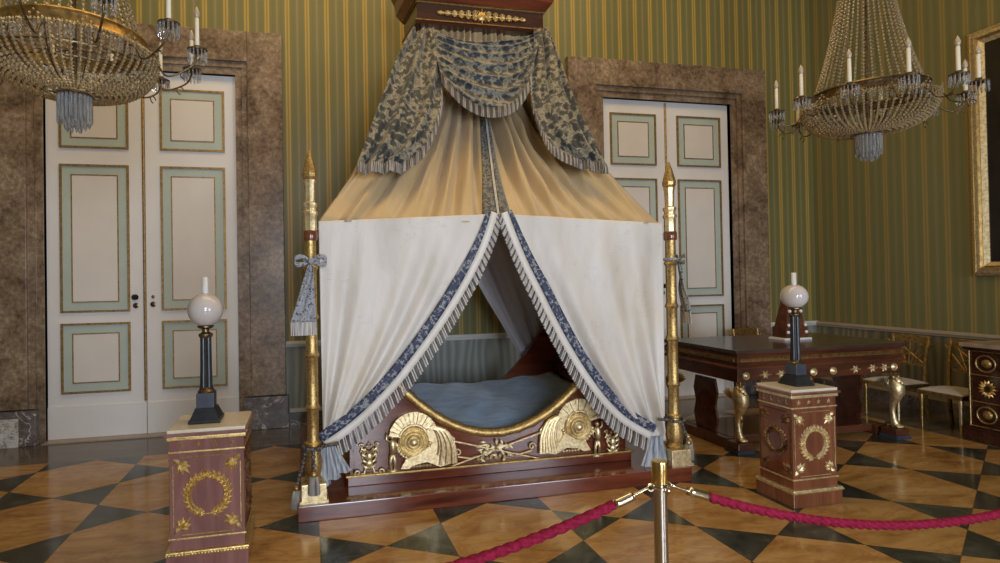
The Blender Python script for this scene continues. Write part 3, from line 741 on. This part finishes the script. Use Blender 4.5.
pole(1.708, -2.44, 'gilded spear topped pole at the left front corner of the bed')
pole(4.52, -2.44, 'gilded spear topped pole at the right front corner of the bed')
# ribbon bows tied on the poles
def bow(x, y, z, rz, lab, sc_=1):
    o = empty('ribbon_bow', (x, y, z), rz, lab, 'ribbon', 'grey floral ribbons tied to the poles')
    m = MB()
    for s in (-1, 1):
        pts = [Vector((0, -.055, 0)), Vector((s*.05, -.075, .03)), Vector((s*.10, -.07, .02)), Vector((s*.10, -.06, -.02)), Vector((s*.05, -.06, -.02)), Vector((0, -.055, 0))]
        m.grid(lambda u, v: polyline(pts, u)+Vector((0, -.004*v, (v-.5)*.036*(.4+.6*sin(pi*u)))), 24, 3)
    m.build('loops', BANDG, o, True, thick=.004)
    MB().ball((0, -.065, 0), .022, 10, 8, (1, .8, 1.1)).tube([(.047*cos(a/12*2*pi), .047*sin(a/12*2*pi), .005) for a in range(13)], .012, 6).build('knot', BANDG, o, True)
    for s, dx in ((-1, -.095), (1, -.012)):
        t = MB().grid(lambda u, v: Vector((lerp(s*.004, dx, v)+(u-.5)*(.02+.065*v), -.065-.02*v-.008*sin(u*6+v*9), -.01-.40*v)), 8, 24).build('tail', BANDG, o, True, thick=.004)
        f = MB()
        for i in range(16):
            u = (i+.5)/16; xx = dx+(u-.5)*.085; f.tube([(xx, -.085, -.41), (xx+random.uniform(-.004, .004), -.09, -.50)], [.0028, .0035], 5)
        f.build('fringe', FRINGE, t)
bow(1.708, -2.44, 1.735, 0, 'grey floral ribbon bow with fringed tails tied to the left pole')
bow(4.52, -2.44, 1.72, 1.35, 'grey floral ribbon bow with fringed tails tied to the right pole')
# tieback cords with tassels
def cord(x, y, z, s, lab, drops, zb=0):
    o = empty('tieback_cord', (x, y, z), 0, lab, 'cord', 'striped tieback cords with tassels')
    m = MB(); n = 40
    for k in range(2):
        m.tube([((.068+.006*cos(8*a+k*pi))*cos(a), (.068+.006*cos(8*a+k*pi))*sin(a), .006*sin(8*a+k*pi)+.012*sin(a)) for a in [2*pi*i/n for i in range(n+1)]], .0085, 6)
    m.tube([(-s*.05, -.04, 0), (-s*.12, -.05, .01), (-s*.17, -.045, .015)], .012, 6)
    m.build('loop', ROPE2, o, True)
    for dx, dy, ln in drops:
        c = MB(); nb = int(ln/.028)
        for i in range(nb): c.ball((dx*.4+dx*.6*(i/nb), dy, -.02-i*.028), .014+.002*(i % 2), 8, 6)
        c.build('twisted_drop', ROPE2, o, True)
        t = MB()
        z1 = -.02-nb*.028
        t.lathe([(.008, z1+.02), (.024, z1+.01), (.026, z1-.01), (.018, z1-.02)], (dx, dy, 0), 12)
        h = t.build('tassel_head', GILTD, o, True)
        t = MB()
        for i in range(22):
            a = 2*pi*i/22; t.tube([(dx+.020*cos(a), dy+.020*sin(a), z1-.015), (dx+.032*cos(a), dy+.032*sin(a), z1-.06), (dx+.036*cos(a), dy+.036*sin(a), z1-.135)], .0055, 5)
        t.build('tassel_skirt', BANDF, h)
BANDF = cloth('navy_cream_tassel', (.008, .011, .035), (.42, .37, .28), .6, 12, .2, (3, 3, .02))
cord(1.708, -2.44, .47, -1, 'striped cord with two tassels hung on the left gilt pole', [(-.115, -.02, .27), (.0, -.105, .16)])
cord(4.52, -2.44, .46, 1, 'striped cord with three tassels hung on the right gilt pole', [(.10, -.03, .17), (.14, .03, .16), (.085, .06, .15)])

# ------------------------------------------------------------------ pedestals
def leaf(mb, x, z, a, l, w, y0, y1, mp):
    pts = [(0, 0), (l*.3, w*.5), (l*.65, w*.45), (l, 0), (l*.65, -w*.45), (l*.3, -w*.5)]
    P = [(x+p*cos(a)-q*sin(a), z+p*sin(a)+q*cos(a)) for p, q in pts]
    A = [mb.v(mp(p, q, y0)) for p, q in P]; cvert = mb.v(mp(x+l*.5*cos(a), z+l*.5*sin(a), y1))
    for i in range(6): mb.f((A[i], A[(i+1) % 6], cvert))
    mb.f(list(reversed(A)))
def pedestal(x, y, W, D, H, rz, wd, lab, dim, dressed):
    # x,y = front face centre
    o = empty('pedestal', (x, y, 0), rz, lab, 'pedestal', 'mahogany pedestals with gilt wreaths')
    h = W/2; T = H
    MB().box(-h-.02, h+.02, -.02, D+.02, 0, .13*T, .006).build('base', wd, o)
    m = MB().box(-h, h, 0, D, .13*T, T*.955)
    m.build('body', wd, o)
    m = MB().box(-h-.024, h+.024, -.024, D+.024, .115*T, .15*T, .008)
    for i in range(26):
        xx = lerp(-h-.015, h+.015, i/25); m.ball((xx, -.028, .133*T), .008, 6, 4)
    m.build('gilt_base_band', dressed, o)
    MB().box(-h-.008, h+.008, -.008, D+.008, .225*T, .237*T, .002).build('gilt_band', dressed, o)
    MB().box(-h-.006, h+.006, -.006, D+.006, .835*T, .847*T, .002).build('gilt_band', dressed, o)
    MB().box(-h-.012, h+.012, -.012, D+.012, .925*T, .953*T, .004).build('gilt_band', dressed, o)
    m = MB().box(-h-.024, h+.024, -.024, D+.024, .953*T, .975*T, .006); m.build('cornice', wd, o)
    MB().box(-h-.010, h+.010, -.010, D+.010, .975*T, T, .006).build('marble_top', CREAMM, o)
    faces = [('front', lambda a, b, t: (a, t, b), h, 0), ('left', lambda a, b, t: (-h+t, D/2-a, b), D/2, 0), ('right', lambda a, b, t: (h-t, D/2+a, b), D/2, 0)]
    for nm, mp, hw, _ in faces:
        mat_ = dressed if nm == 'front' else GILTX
        m = MB(); cz = .53*T; R = hw*.54
        n = 24
        for i in range(n):
            s = 1 if i < n/2 else -1; k = i if i < n/2 else n-1-i
            a = -pi/2+s*(k+.5)/(n/2)*pi*.97
            for q in (-1, 0, 1): leaf(m, R*cos(a), cz+R*sin(a), a+s*pi/2+q*.62*s, .046*W/.37, .017*W/.37, 0, -.014, mp)
        m.tube([mp(R*cos(2*pi*i/30), cz+R*sin(2*pi*i/30), -.004) for i in range(31)], .004, 5)
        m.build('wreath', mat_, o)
        for sx in (-1, 1):
            for sz in (-1, 1):
                m = MB(); bx, bzz = sx*hw*.74, cz+sz*.225*T
                a0 = atan2(-sz, -sx) if True else 0
                for q, l in ((0, .075), (.5, .06), (-.5, .06), (1.0, .045), (-1.0, .045)): leaf(m, bx, bzz, a0+q, l*W/.37, .024*W/.37, 0, -.014, mp)
                leaf(m, bx, bzz, a0+pi, .045, .03, 0, -.012, mp)
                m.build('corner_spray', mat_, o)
        m = MB(); e = .003
        x1, z1 = hw*.80, .275*T
        for (a, b, c, d) in ((-x1+.02, x1-.02, cz+z1, cz+z1), (-x1+.02, x1-.02, cz-z1, cz-z1)): m.tube([mp(a, c, -e), mp(b, d, -e)], .003, 5)
        for xx in (-x1-.02, x1+.02): m.tube([mp(xx, cz-z1+.045, -e), mp(xx, cz+z1-.045, -e)], .003, 5)
        m.build('inlaid_line', mat_, o)
        for i in range(4):
            m = MB(); xx = lerp(-hw*.68, hw*.68, i/3); zz = .887*T; pts = []
            for k in range(10):
                a = pi/2+k*pi/5; r = .019 if k % 2 == 0 else .0085; pts.append((xx+r*cos(a), zz+r*sin(a)))
            A = [m.v(mp(p, q, 0)) for p, q in pts]; c0 = m.v(mp(xx, zz, -.010))
            for k in range(10): m.f((A[k], A[(k+1) % 10], c0))
            m.build('star', mat_, o)
    return o
pedestal(1.120, -3.02, .395, .35, .785, 0, MAHOGP, 'rosy mahogany pedestal with gilt wreath in front of the left door', 0, GILTL)
pedestal(5.085, -3.16, .365, .28, .80, 0, MAHOGV, 'brown mahogany pedestal with gilt wreath in front of the writing table', 0, GILTP)
def lamp(x, y, z, R, ext, lab):
    # R globe radius, ext extra column length
    o = empty('globe_lamp', (x, y, z), 0, lab, 'lamp', 'columnar oil lamps with opal globes')
    MB().box(-.078, .078, -.078, .078, 0, .018, .003).box(-.072, .072, -.072, .072, .018, .062, 0, .018).box(-.052, .052, -.052, .052, .062, .072).build('foot', BLACK, o)
    MB().box(-.044, .044, -.044, .044, .072, .150, .003).build('block', SLATE, o)
    MB().lathe([(.042, .150), (.044, .157), (.034, .167), (.036, .177)], (0, 0, 0), 20).build('gilt_ring', BRONZE, o, 'auto')
    zt = .372+ext
    MB().lathe([(.030, .177), (.028, .28), (.027, zt)], (0, 0, 0), 32, flute=.05, nfl=16).build('column', BLACK, o)
    MB().lathe([(.030, zt), (.036, zt+.01), (.036, zt+.02), (.018, zt+.03), (.018, zt+.045), (.034, zt+.05), (.042, zt+.056), (.042, zt+.062), (.03, zt+.066)], (0, 0, 0), 20).build('burner', BRONZE, o, 'auto')
    zc = zt+.064+R*.94
    pr = [(R*sin(t), zc-R*cos(t)) for t in [lerp(.35, pi-.22, i/20) for i in range(21)]]
    MB().lathe(pr, (0, 0, 0), 36, cap=False).build('globe', OPAL, o, True, thick=.003)
    MB().lathe([(.0155, zc-.02), (.0155, zc+R+.085)], (0, 0, 0), 20, cap=False).build('chimney', GLASS, o, True, thick=.0015)
    return o
lamp(1.090, -2.84, .786, .088, .065, 'opal globe lamp on a black column, on the pedestal by the left door').scale = (1.12,)*3
lamp(5.10, -3.01, .801, .085, .115, 'opal globe lamp on a black column, on the pedestal by the writing table')

# ------------------------------------------------------------------ rope barrier
def post(x, y, lab):
    o = empty('barrier_post', (x, y, 0), 0, lab, 'post', 'steel barrier posts')
    MB().lathe([(.15, 0), (.15, .012), (.13, .022), (.03, .03)], (0, 0, 0), 32).build('foot', STEEL, o, 'auto')
    MB().lathe([(.0225, .02), (.0225, .885)], (0, 0, 0), 28).build('tube', STEEL, o, 'auto')
    MB().lathe([(.0225, .885), (.0265, .888), (.0275, .955), (.0255, .962), (.0, .963)], (0, 0, 0), 28).build('brass_cap', BRASS, o, 'auto')
    m = MB().lathe([(.0225, .868), (.031, .87), (.031, .877), (.0225, .879)], (0, 0, 0), 24)
    for a in (.15, pi-.05, pi/2, -pi/2):
        c = (.034*cos(a), .034*sin(a)); m.tube([(c[0]+.012*cos(t)*cos(a), c[1]+.012*cos(t)*sin(a), .873+.012*sin(t)) for t in [2*pi*i/12 for i in range(13)]], .003, 5)
    m.build('ring', BRIGHT, o, 'auto')
PXX, PYY = 2.86, -4.62
post(PXX, PYY, 'steel barrier post with brass cap in front of the bed')
post(5.75, -4.55, 'steel barrier post holding the far right end of the red rope')
post(.30, -4.75, 'steel barrier post holding the left end of the red rope')
def barrier_rope(p0, p1, low, xlow, lab):
    p0, p1 = Vector(p0), Vector(p1); n = 1300
    # parabola through both ends
    def Z(t):
        tl = xlow; k0 = (p0.z-low)/tl**2; k1 = (p1.z-low)/(1-tl)**2
        return low+(k0 if t < tl else k1)*(t-tl)**2
    pts = [Vector((lerp(p0.x, p1.x, t), lerp(p0.y, p1.y, t), Z(t))) for t in [i/n for i in range(n+1)]]
    L = sum((b-a).length for a, b in zip(pts, pts[1:]))
    m = MB(); R = .0165; seg = 18; rings = []; s = 0
    a0, a1 = int(n*.055), int(n*.945)
    for i in range(a0, a1+1):
        T = (pts[i+1]-pts[i-1]).normalized(); B1 = Vector((0, 0, 1)).cross(T).normalized(); B2 = T.cross(B1)
        s = i/n*L; ring = []
        for k in range(seg):
            a = 2*pi*k/seg; r = R*(.72+.36*abs(cos(1.5*a-pi*s/.042)))
            ring.append(m.v(pts[i]+(B1*cos(a)+B2*sin(a))*r))
        rings.append(ring)
    for a, b in zip(rings, rings[1:]):
        for k in range(seg): m.f((a[k], b[k], b[(k+1) % seg], a[(k+1) % seg]))
    m.f(rings[0]); m.f(list(reversed(rings[-1])))
    o = tag(m.build('barrier_rope', ROPE, None, True), lab, 'rope', 'crimson barrier ropes')
    for e0, e1, e2 in ((0, int(n*.012), a0+2), (n, n-int(n*.012), a1-2)):
        st = 1 if e0 == 0 else -1
        MB().tube([pts[j] for j in range(int(e0+st*n*.025), e2+1 if st > 0 else e2-1, st*6)], .0155, 14).build('end_sleeve', BRIGHT, o, True)
        h = MB().tube([pts[j] for j in range(e0, int(e0+st*n*.03), st*6)], .005, 8)
        h.build('hook', BRIGHT, o, True)
barrier_rope((PXX+.045, PYY, .873), (5.71, -4.55, .873), .59, .50, 'crimson twisted rope sagging from the brass capped post to the right')
barrier_rope((.34, -4.75, .873), (PXX-.045, PYY, .873), .675, .50, 'crimson twisted rope running down from the brass capped post to the lower left')

# ------------------------------------------------------------------ writing table
TX0, TX1, TY0, TY1, TZ = 5.38, 7.28, -2.14, -1.10, .92
tcx, tcy = (TX0+TX1)/2, (TY0+TY1)/2
tb = empty('writing_table', (tcx, tcy, 0), 0, 'large mahogany writing table on gilded lion legs at the right', 'table')
hw, hd = (TX1-TX0)/2, (TY1-TY0)/2
MB().box(-hw, hw, -hd, hd, TZ-.022, TZ, .004).build('table_top', TABTOP, tb)
def ring_prof(prof, mat_, nm):
    m = MB(); loops = []
    for e, z in prof: loops.append([m.v(p) for p in ((-hw+e, -hd+e, z), (hw-e, -hd+e, z), (hw-e, hd-e, z), (-hw+e, hd-e, z))])
    for a, b in zip(loops, loops[1:]):
        for i in range(4): m.f((a[i], a[(i+1) % 4], b[(i+1) % 4], b[i]))
    m.f(loops[0]); m.f(loops[-1]); return m.build(nm, mat_, tb)
ring_prof([(.006, TZ-.022), (.006, TZ-.035), (.03, TZ-.05), (.012, TZ-.075), (.012, TZ-.11), (.03, TZ-.135), (.004, TZ-.16), (.004, TZ-.175), (.05, TZ-.185)], MAHOGT, 'moulded_edge')
MB().box(-hw+.035, hw-.035, -hd+.035, hd-.035, TZ-.29, TZ-.18, .003).build('apron', MAHOGT, tb)
m = MB(); n = 90
for i in range(n):
    x = lerp(-hw+.05, hw-.05, i/(n-1)); m.prism([(x-.008, TZ-.105), (x+.008, TZ-.105), (x+.004, TZ-.078), (x-.004, TZ-.078)], -hd+.004, -hd+.02); m.ball((x+.010, -hd+.010, TZ-.073), .006, 6, 4)
m.build('gilt_leaf_border', GILTD, tb); m = MB()
for i in range(46):
    y = lerp(-hd+.05, hd-.05, i/45); m.prism([(y-.008, TZ-.105), (y+.008, TZ-.105), (y+.004, TZ-.078), (y-.004, TZ-.078)], -hw+.004, -hw+.02, 'YZ')
m.build('gilt_leaf_border', GILTD, tb)
m = MB(); ya = -hd+.035
def rosette(x, z, r):
    m = MB()
    m.lathe([(r, 0), (r, .008), (r*.8, .014), (r*.7, .008), (r*.35, .016), (r*.1, .02)], (x, ya, z), 18, 'Y').build('rosette', GILTP, tb)
for x in (-hw+.12, hw-.12, -.10, .12): rosette(x, TZ-.235, .038)
for x in (-.62, -.45, .38, .58, .72, -.27):
    m = MB()
    for j in range(6):
        a = pi*2*j/6; leaf(m, x, TZ-.235, a, .045 if j % 3 else .07, .02, ya, ya-.014, lambda p, q, t: (p, t, q))
    m.build('palmette', GILTP, tb)
for x in (): m.tube([(x-.03, ya-.005, TZ-.25), (x, ya-.01, TZ-.22), (x+.03, ya-.005, TZ-.25)], .005, 5)
def lion_leg(x, y, sx, sy, gm):
    root = empty('lion_leg', (x, y, 0), 0, parent=tb)
    MB().box(-.085, .085, -.085, .085, .0, .035, .003).build('block', SLATE, root)  # blue-grey tier: a reflection painted at the leg base, not slate
    MB().box(-.075, .075, -.075, .075, .035, .095, .006).build('foot_block', MAHOGT, root)
    pts = [(0, 0, .10), (0, sy*.01, .13), (0, -sy*.005, .17), (0, -sy*.015, .24), (0, -sy*.01, .32), (0, sy*.015, .38), (0, sy*.03, .44), (0, sy*.025, .50), (0, sy*.005, .55), (0, 0, .59)]
    rd = [.03, .036, .026, .022, .026, .044, .062, .066, .05, .03]
    m = MB().tube(pts, rd, 14)
    for i in (-1, 0, 1): m.ball((i*.022, sy*.045, .112), .016, 8, 6, (1, 1.5, 1))
    m.ball((0, sy*.025, .115), .035, 10, 6, (1, 1.2, .7)); m.build('lion_body', gm, root, True)
    h = MB().ball((0, sy*.035, .545), .040, 12, 8, (1, 1, 1.15)).ball((0, sy*.075, .535), .02, 8, 6).ball((-.03, sy*.02, .585), .014, 8, 6).ball((.03, sy*.02, .585), .014, 8, 6)
    h.build('lion_head', gm, root, True)
    for s in (-1, 1):
        wg = MB()
        for i in range(6):
            a = radians(35+i*16); wg.tube([(s*.04, -sy*.01, .47), (s*(.05), -sy*(.04+.04*cos(a)), .47+.05*sin(a)), (s*.045, -sy*(.05+.10*cos(a)), .47+.10*sin(a))], [.012, .014, .005], 6, flat=.5)
        wg.build('wing', gm, root, True)
for sx in (-1, 1):
    lion_leg(sx*(hw-.075), -hd+.075, sx, -1, GILTP); lion_leg(sx*(hw-.075), hd-.075, sx, 1, GILTD)
MB().box(-hw+.10, hw-.10, -hd+.22, hd-.22, .03, .10, .006).box(-hw+.03, -hw+.17, -hd+.18, hd-.18, .0, .095, .004).box(hw-.17, hw-.03, -hd+.18, hd-.18, 0, .095, .004).build('lower_platform', MAHOGT, tb)
for s in (-1, 1):
    m = MB(); x = s*(hw-.10)
    for z0, z1, a in ((.10, .35, .10), (.35, .60, .10)):
        pts = [(-.13, z0), (.13, z0), (.16, (z0+z1)/2), (.13, z1), (-.13, z1), (-.16, (z0+z1)/2)]
        m.prism(pts, x-.012, x+.012, 'YZ')
    m.build('end_panel', MAHOGT, tb)
for x in (-.35, .45):
    m = MB(); m.lathe([(.03, .10), (.02, .14), (.012, .2), (.016, .32), (.012, .45), (.02, .58), (.03, .60)], (x, .12, 0), 14)
    m.build('inner_column', GILTD, tb, True)
# obelisk on the table
ob = empty('table_obelisk', (6.52, -1.58, TZ+.001), 0, 'red brown tapering obelisk with white knobs standing on the writing table', 'ornament')
MB().box(-.165, .165, -.10, .10, 0, .022, .003).build('base_slab', WHITEP, ob)
MB().box(-.13, .13, -.085, .085, .022, .13, .003).build('plinth', MAHOGT, ob)
m = MB(); a = [m.v(p) for p in ((-.115, -.075, .13), (.115, -.075, .13), (.115, .075, .13), (-.115, .075, .13))]; b = [m.v(p) for p in ((-.06, -.035, .42), (.06, -.035, .42), (.06, .035, .42), (-.06, .035, .42))]
for i in range(4): m.f((a[i], a[(i+1) % 4], b[(i+1) % 4], b[i]))
m.f(a); m.f(b); m.build('shaft', MAHOGT, ob)
for x, z in ((-.075, .29), (.075, .29), (-.10, .15), (.10, .15), (-.11, .08), (.11, .08)): MB().ball((x*(1 if z < .2 else .9), -.088+(z > .2)*.02, z), .017, 10, 7).build('white_knob', WHITEP, ob, True)

# ------------------------------------------------------------------ chairs
def chair(x, y, rz, lab):
    o = empty('side_chair', (x, y, 0), rz, lab, 'chair', 'gilt wood chairs with white seats')
    # faces +y locally; back at y=-.22
    MB().box(-.20, .20, -.21, .21, .33, .375, .01).build('seat_frame', GILTD, o)
    MB().grid(lambda u, v: ((u-.5)*.40, (v-.5)*.40, .375+.035*(sin(pi*u)*sin(pi*v))**.4), 16, 16).build('seat_cushion', SEATC, o, True, thick=.01)
    for sx in (-1, 1):
        MB().lathe([(.014, 0), (.012, .03), (.018, .27), (.024, .30), (.02, .33)], (sx*.175, .185, 0), 12).build('leg', GILTP if sx < 0 else GILTD, o, 'auto')
        MB().tube([(sx*.175, -.22, 0), (sx*.175, -.19, .2), (sx*.175, -.19, .42)], [.016, .019, .02], 8).build('leg', GILTD, o)
    m = MB()
    for sx in (-1, 1): m.tube([(sx*.175, -.19, .42), (sx*.178, -.20, .62), (sx*.185, -.25, .88)], [.019, .017, .016], 8)
    m.box(-.20, .20, -.265, -.235, .80, .885, .006).box(-.17, .17, -.215, -.20, .55, .58)
    for i in range(5):
        a = (i-2)*.075; m.tube([(a*.3, -.205, .57), (a, -.225, .70), (a*1.6, -.245, .81)], .008, 6)
    for s in (-1, 1): m.tube([(-s*.15, -.21, .58), (0, -.225, .69), (s*.15, -.245, .80)], .010, 6)
    m.build('back', GILTD, o)
chair(8.06, -1.42, pi/2, 'gilt wood chair against the right wall, partly behind the writing table')
chair(8.06, -2.0, pi/2, 'gilt wood chair with white seat between the table and the dark cabinet')
chair(7.28, -.40, pi, 'gilt wood chair behind the table, left of the obelisk')
chair(8.02, -.40, pi, 'gilt wood chair behind the table near the room corner')

# ------------------------------------------------------------------ cabinet
CXF, CY1, CY0 = 7.80, -2.29, -3.75
cab = empty('cabinet', ((CXF+XR-.03)/2, (CY0+CY1)/2, 0), 0, 'dark carved cabinet with marble top at the right edge', 'cabinet')
cxm, cym = (CXF+XR-.03)/2, (CY0+CY1)/2; xf, xb = CXF-cxm, XR-.05-cxm; yl, yr = CY1-cym, CY0-cym
MB().box(xf, xb, yr, yl, .09, .86, .004).build('carcass', MAHOGD, cab)
MB().box(xf-.04, xb, yr-.04, yl+.03, 0, .09, .006).box(xf-.025, xb, yr-.02, yl+.02, .09, .12).build('plinth', MAHOGD, cab)
MB().box(xf-.05, xb, yr-.04, yl+.04, .875, .915, .008).build('marble_top', plain('brown_pink_marble_slab', (.30, .22, .16), .3, var=.25, scale=5), cab)
MB().box(xf-.03, xb, yr-.02, yl+.02, .85, .875, .004).build('cornice', MAHOGD, cab)
ncol = 5; cw = (yl-yr)/ncol
for i in range(ncol):
    ya_, yb_ = yl-i*cw, yl-(i+1)*cw; yc_ = (ya_+yb_)/2
    m = MB()
    for yy_ in (ya_-.02, yb_+.02): m.tube([(xf-.012, yy_, .14), (xf-.012, yy_, .84)], .006, 6)
    for zz in (.14, .37, .62, .84): m.tube([(xf-.010, ya_-.02, zz), (xf-.010, yb_+.02, zz)], .005, 6)
    for zz in (.255, .73):
        m.tube([(xf-.012, yc_+.075*cos(t), zz+.075*sin(t)) for t in [2*pi*k/24 for k in range(25)]], .007, 6)
        m.lathe([(.04, 0), (.03, .012), (.008, .018)], (xf, yc_, zz), 14, 'X')
    for k in range(14):
        a = 2*pi*k/14; leaf(m, yc_+.02*cos(a), .495+.03*sin(a), a, .055, .024, xf, xf-.014, lambda p, q, t: (t, p, q))
    m.build('gilt_panel_mount', GILT if i == 0 else GILTD, cab)

# ------------------------------------------------------------------ painting on the right wall
PY0, PY1, PZ0, PZ1 = -4.6, -1.885, 1.54, 4.08
pn = empty('framed_painting', (XR, (PY0+PY1)/2, PZ0), 0, 'large dark painting in a gilt frame on the right wall', 'painting')
pc = (PY0+PY1)/2
def frame_loop(e0, e1, x0, x1, mat_, nm):
    m = MB(); A = []
    for e, xx in ((e0, -.0), (e0, -x0), (e1, -x1), (e1, 0)):
        A.append([m.v(p) for p in ((xx-.002, PY0-pc+e, e), (xx-.002, PY1-pc-e, e), (xx-.002, PY1-pc-e, PZ1-PZ0-e), (xx-.002, PY0-pc+e, PZ1-PZ0-e))])
    for a, b in zip(A, A[1:]+A[:1]):
        for i in range(4): m.f((a[i], a[(i+1) % 4], b[(i+1) % 4], b[i]))
    m.build(nm, mat_, pn)
frame_loop(0, .035, .05, .075, GILTP, 'outer_moulding'); frame_loop(.035, .075, .07, .085, GILTP, 'middle_moulding')
frame_loop(.075, .10, .07, .05, GILTD, 'inner_moulding'); frame_loop(.10, .14, .06, .035, GILTP, 'sight_edge')
MB().box(-.03, -.004, PY0-pc+.12, PY1-pc-.12, .12, PZ1-PZ0-.12).build('canvas', PICT, pn)

# ------------------------------------------------------------------ chandeliers
def chandelier(x, y, ph, RA, dz, lab):
    o = empty('chandelier', (x, y, 0), 0, lab, 'chandelier', 'crystal chandeliers')
    Rr, zr = .36, 2.90
    MB().lathe([(Rr-.012, zr), (Rr, zr), (Rr+.006, zr+.01), (Rr, zr+.02), (Rr, zr+.055), (Rr+.008, zr+.065), (Rr, zr+.075), (Rr-.012, zr+.075), (Rr-.012, zr)], (0, 0, 0), 60, cap=False).build('ring', BRONZE if dz == 0 else GILTD, o, 'auto')
    MB().lathe([(.075, 2.635), (.085, 2.645), (.085, 2.66), (.07, 2.67), (.03, 2.675)], (0, 0, 0), 24).build('lower_cup', BRONZE, o, 'auto')
    MB().tube([(0, 0, 2.65), (0, 0, 4.3)], .012, 8).tube([(0, 0, 4.3), (0, 0, ZC)], .008, 6).lathe([(.03, 4.22), (.12, 4.24), (.13, 4.28), (.03, 4.34)], (0, 0, 0), 24).lathe([(.09, ZC-.05), (.02, ZC-.09)], (0, 0, 0), 16).build('stem', BRONZE, o)
    m = MB()
    for i in range(12):
        a = 2*pi*i/12; m.tube([((.08+(Rr-.08)*sin(t)**.9)*cos(a), (.08+(Rr-.08)*sin(t)**.9)*sin(a), 2.66+.245*(1-cos(t))) for t in [pi/2*k/8 for k in range(9)]], .004, 5)
    for r, z in ((.385, 2.80), (.34, 2.745)): m.tube([(r*cos(2*pi*i/48), r*sin(2*pi*i/48), z) for i in range(49)], .005, 5)
    m.build('basket_frame', BRONZE, o)
    # bead chains: tapering crown of strings and the round basket below
    m = MB(); ns = 40
    for i in range(ns):
        a = 2*pi*i/ns
        for k in range(46):
            t = k/45; r = lerp(Rr-.02, .11, t**.85)-.03*sin(pi*t); z = lerp(zr+.06, 4.24, t)
            m.oct((r*cos(a), r*sin(a), z), .0105, .013)
    m.build('crown_bead_chains', CRYS, o, kind_stuff := False) if False else tag(m.build('crown_bead_chains', CRYS, o), kind='stuff')
    m = MB(); ns = 60
    for i in range(ns):
        a = 2*pi*i/ns
        for k in range(20):
            t = k/19*pi/2; r = .08+(.42-.08)*sin(t)**.75; z = 2.655+.22*(1-cos(t))
            m.oct((r*cos(a), r*sin(a), z), .0115, .0125)
    for i in range(150):
        a = 2*pi*i/150; m.oct((.40*cos(a), .40*sin(a), 2.885), .008, .014)
    for j in range(12):
        for k in range(13):
            t = k/12; a = 2*pi*(j+t)/12+ph; m.oct((.42*cos(a), .42*sin(a), 2.92-.07*sin(pi*t)), .009, .010)
    tag(m.build('basket_bead_chains', CRYS, o), kind='stuff')
    m = MB()
    for i in range(72):
        a = 2*pi*i/72; r = .372; m.box(r*cos(a)-.005, r*cos(a)+.005, r*sin(a)-.005, r*sin(a)+.005, 2.82+.01*(i % 2), 2.895)
    tag(m.build('ring_prisms', CRYSB, o), kind='stuff')
    m = MB()
    for rr, n, z0 in ((.078, 22, 2.49), (.05, 14, 2.46), (.022, 7, 2.45)):
        for i in range(n):
            a = 2*pi*i/n; z1 = 2.64; c = (rr*cos(a), rr*sin(a))
            m.box(c[0]-.006, c[0]+.006, c[1]-.006, c[1]+.006, z0+.012*(i % 3), z1); m.oct((c[0], c[1], z0+.012*(i % 3)), .008, .018)
    tag(m.build('bottom_prisms', CRYSB, o), kind='stuff')
    for j in range(12):
        a = radians(30*j+ph); lean = .0
        e = empty('candle_arm', (0, 0, 0), a, parent=o)
        R2 = RA; zs = 2.875+dz
        arm = MB().tube([(lambda q: (q.x, 0, q.z))(polyline([Vector((Rr-.01, 0, 2.89)), Vector((.42, 0, 2.85)), Vector((.46, 0, 2.79)), Vector((.52, 0, 2.765+dz*.5)), Vector((R2-.03, 0, 2.79+dz)), Vector((R2, 0, zs-.02))], k/20)) for k in range(21)], .0055, 7)
        spx = [(.565+.022*cos(t), 0, 2.745+dz*.8+.022*sin(t)) for t in [2*pi*k/12 for k in range(10)]]
        arm.tube(spx, .004, 5).build('arm', BRONZE, e, True)
        MB().lathe([(.012, zs-.02), (.02, zs-.01), (.052, zs), (.056, zs+.008), (.05, zs+.008), (.02, zs+.002), (.018, zs+.03), (.014, zs+.03)], (R2, 0, 0), 20).build('drip_pan', BRONZE, e, 'auto')
        MB().lathe([(.0125, zs+.02), (.0115, zs+.19), (.008, zs+.195)], (R2, 0, 0), 12).build('candle', CANDLE, e, 'auto')
        MB().lathe([(.008, zs+.19), (.014, zs+.205), (.0165, zs+.22), (.011, zs+.242), (.002, zs+.262)], (R2, 0, 0), 12).build('bulb', BULB, e, True)
        m = MB()
        for k in range(14):
            t = 2*pi*k/14; c = (R2+.050*cos(t), .050*sin(t)); m.box(c[0]-.0038, c[0]+.0038, c[1]-.0038, c[1]+.0038, zs-.055, zs+.002); m.oct((c[0], c[1], zs-.058), .005, .012)
        m.build('drip_pan_prisms', CRYSB, e)
chandelier(.445, -2.95, 1, .635, .065, 'crystal chandelier hanging in front of the left door, nearer of the two')
chandelier(5.87, -2.95, 0, .60, 0, 'crystal chandelier with candle bulbs hanging before the right corner')
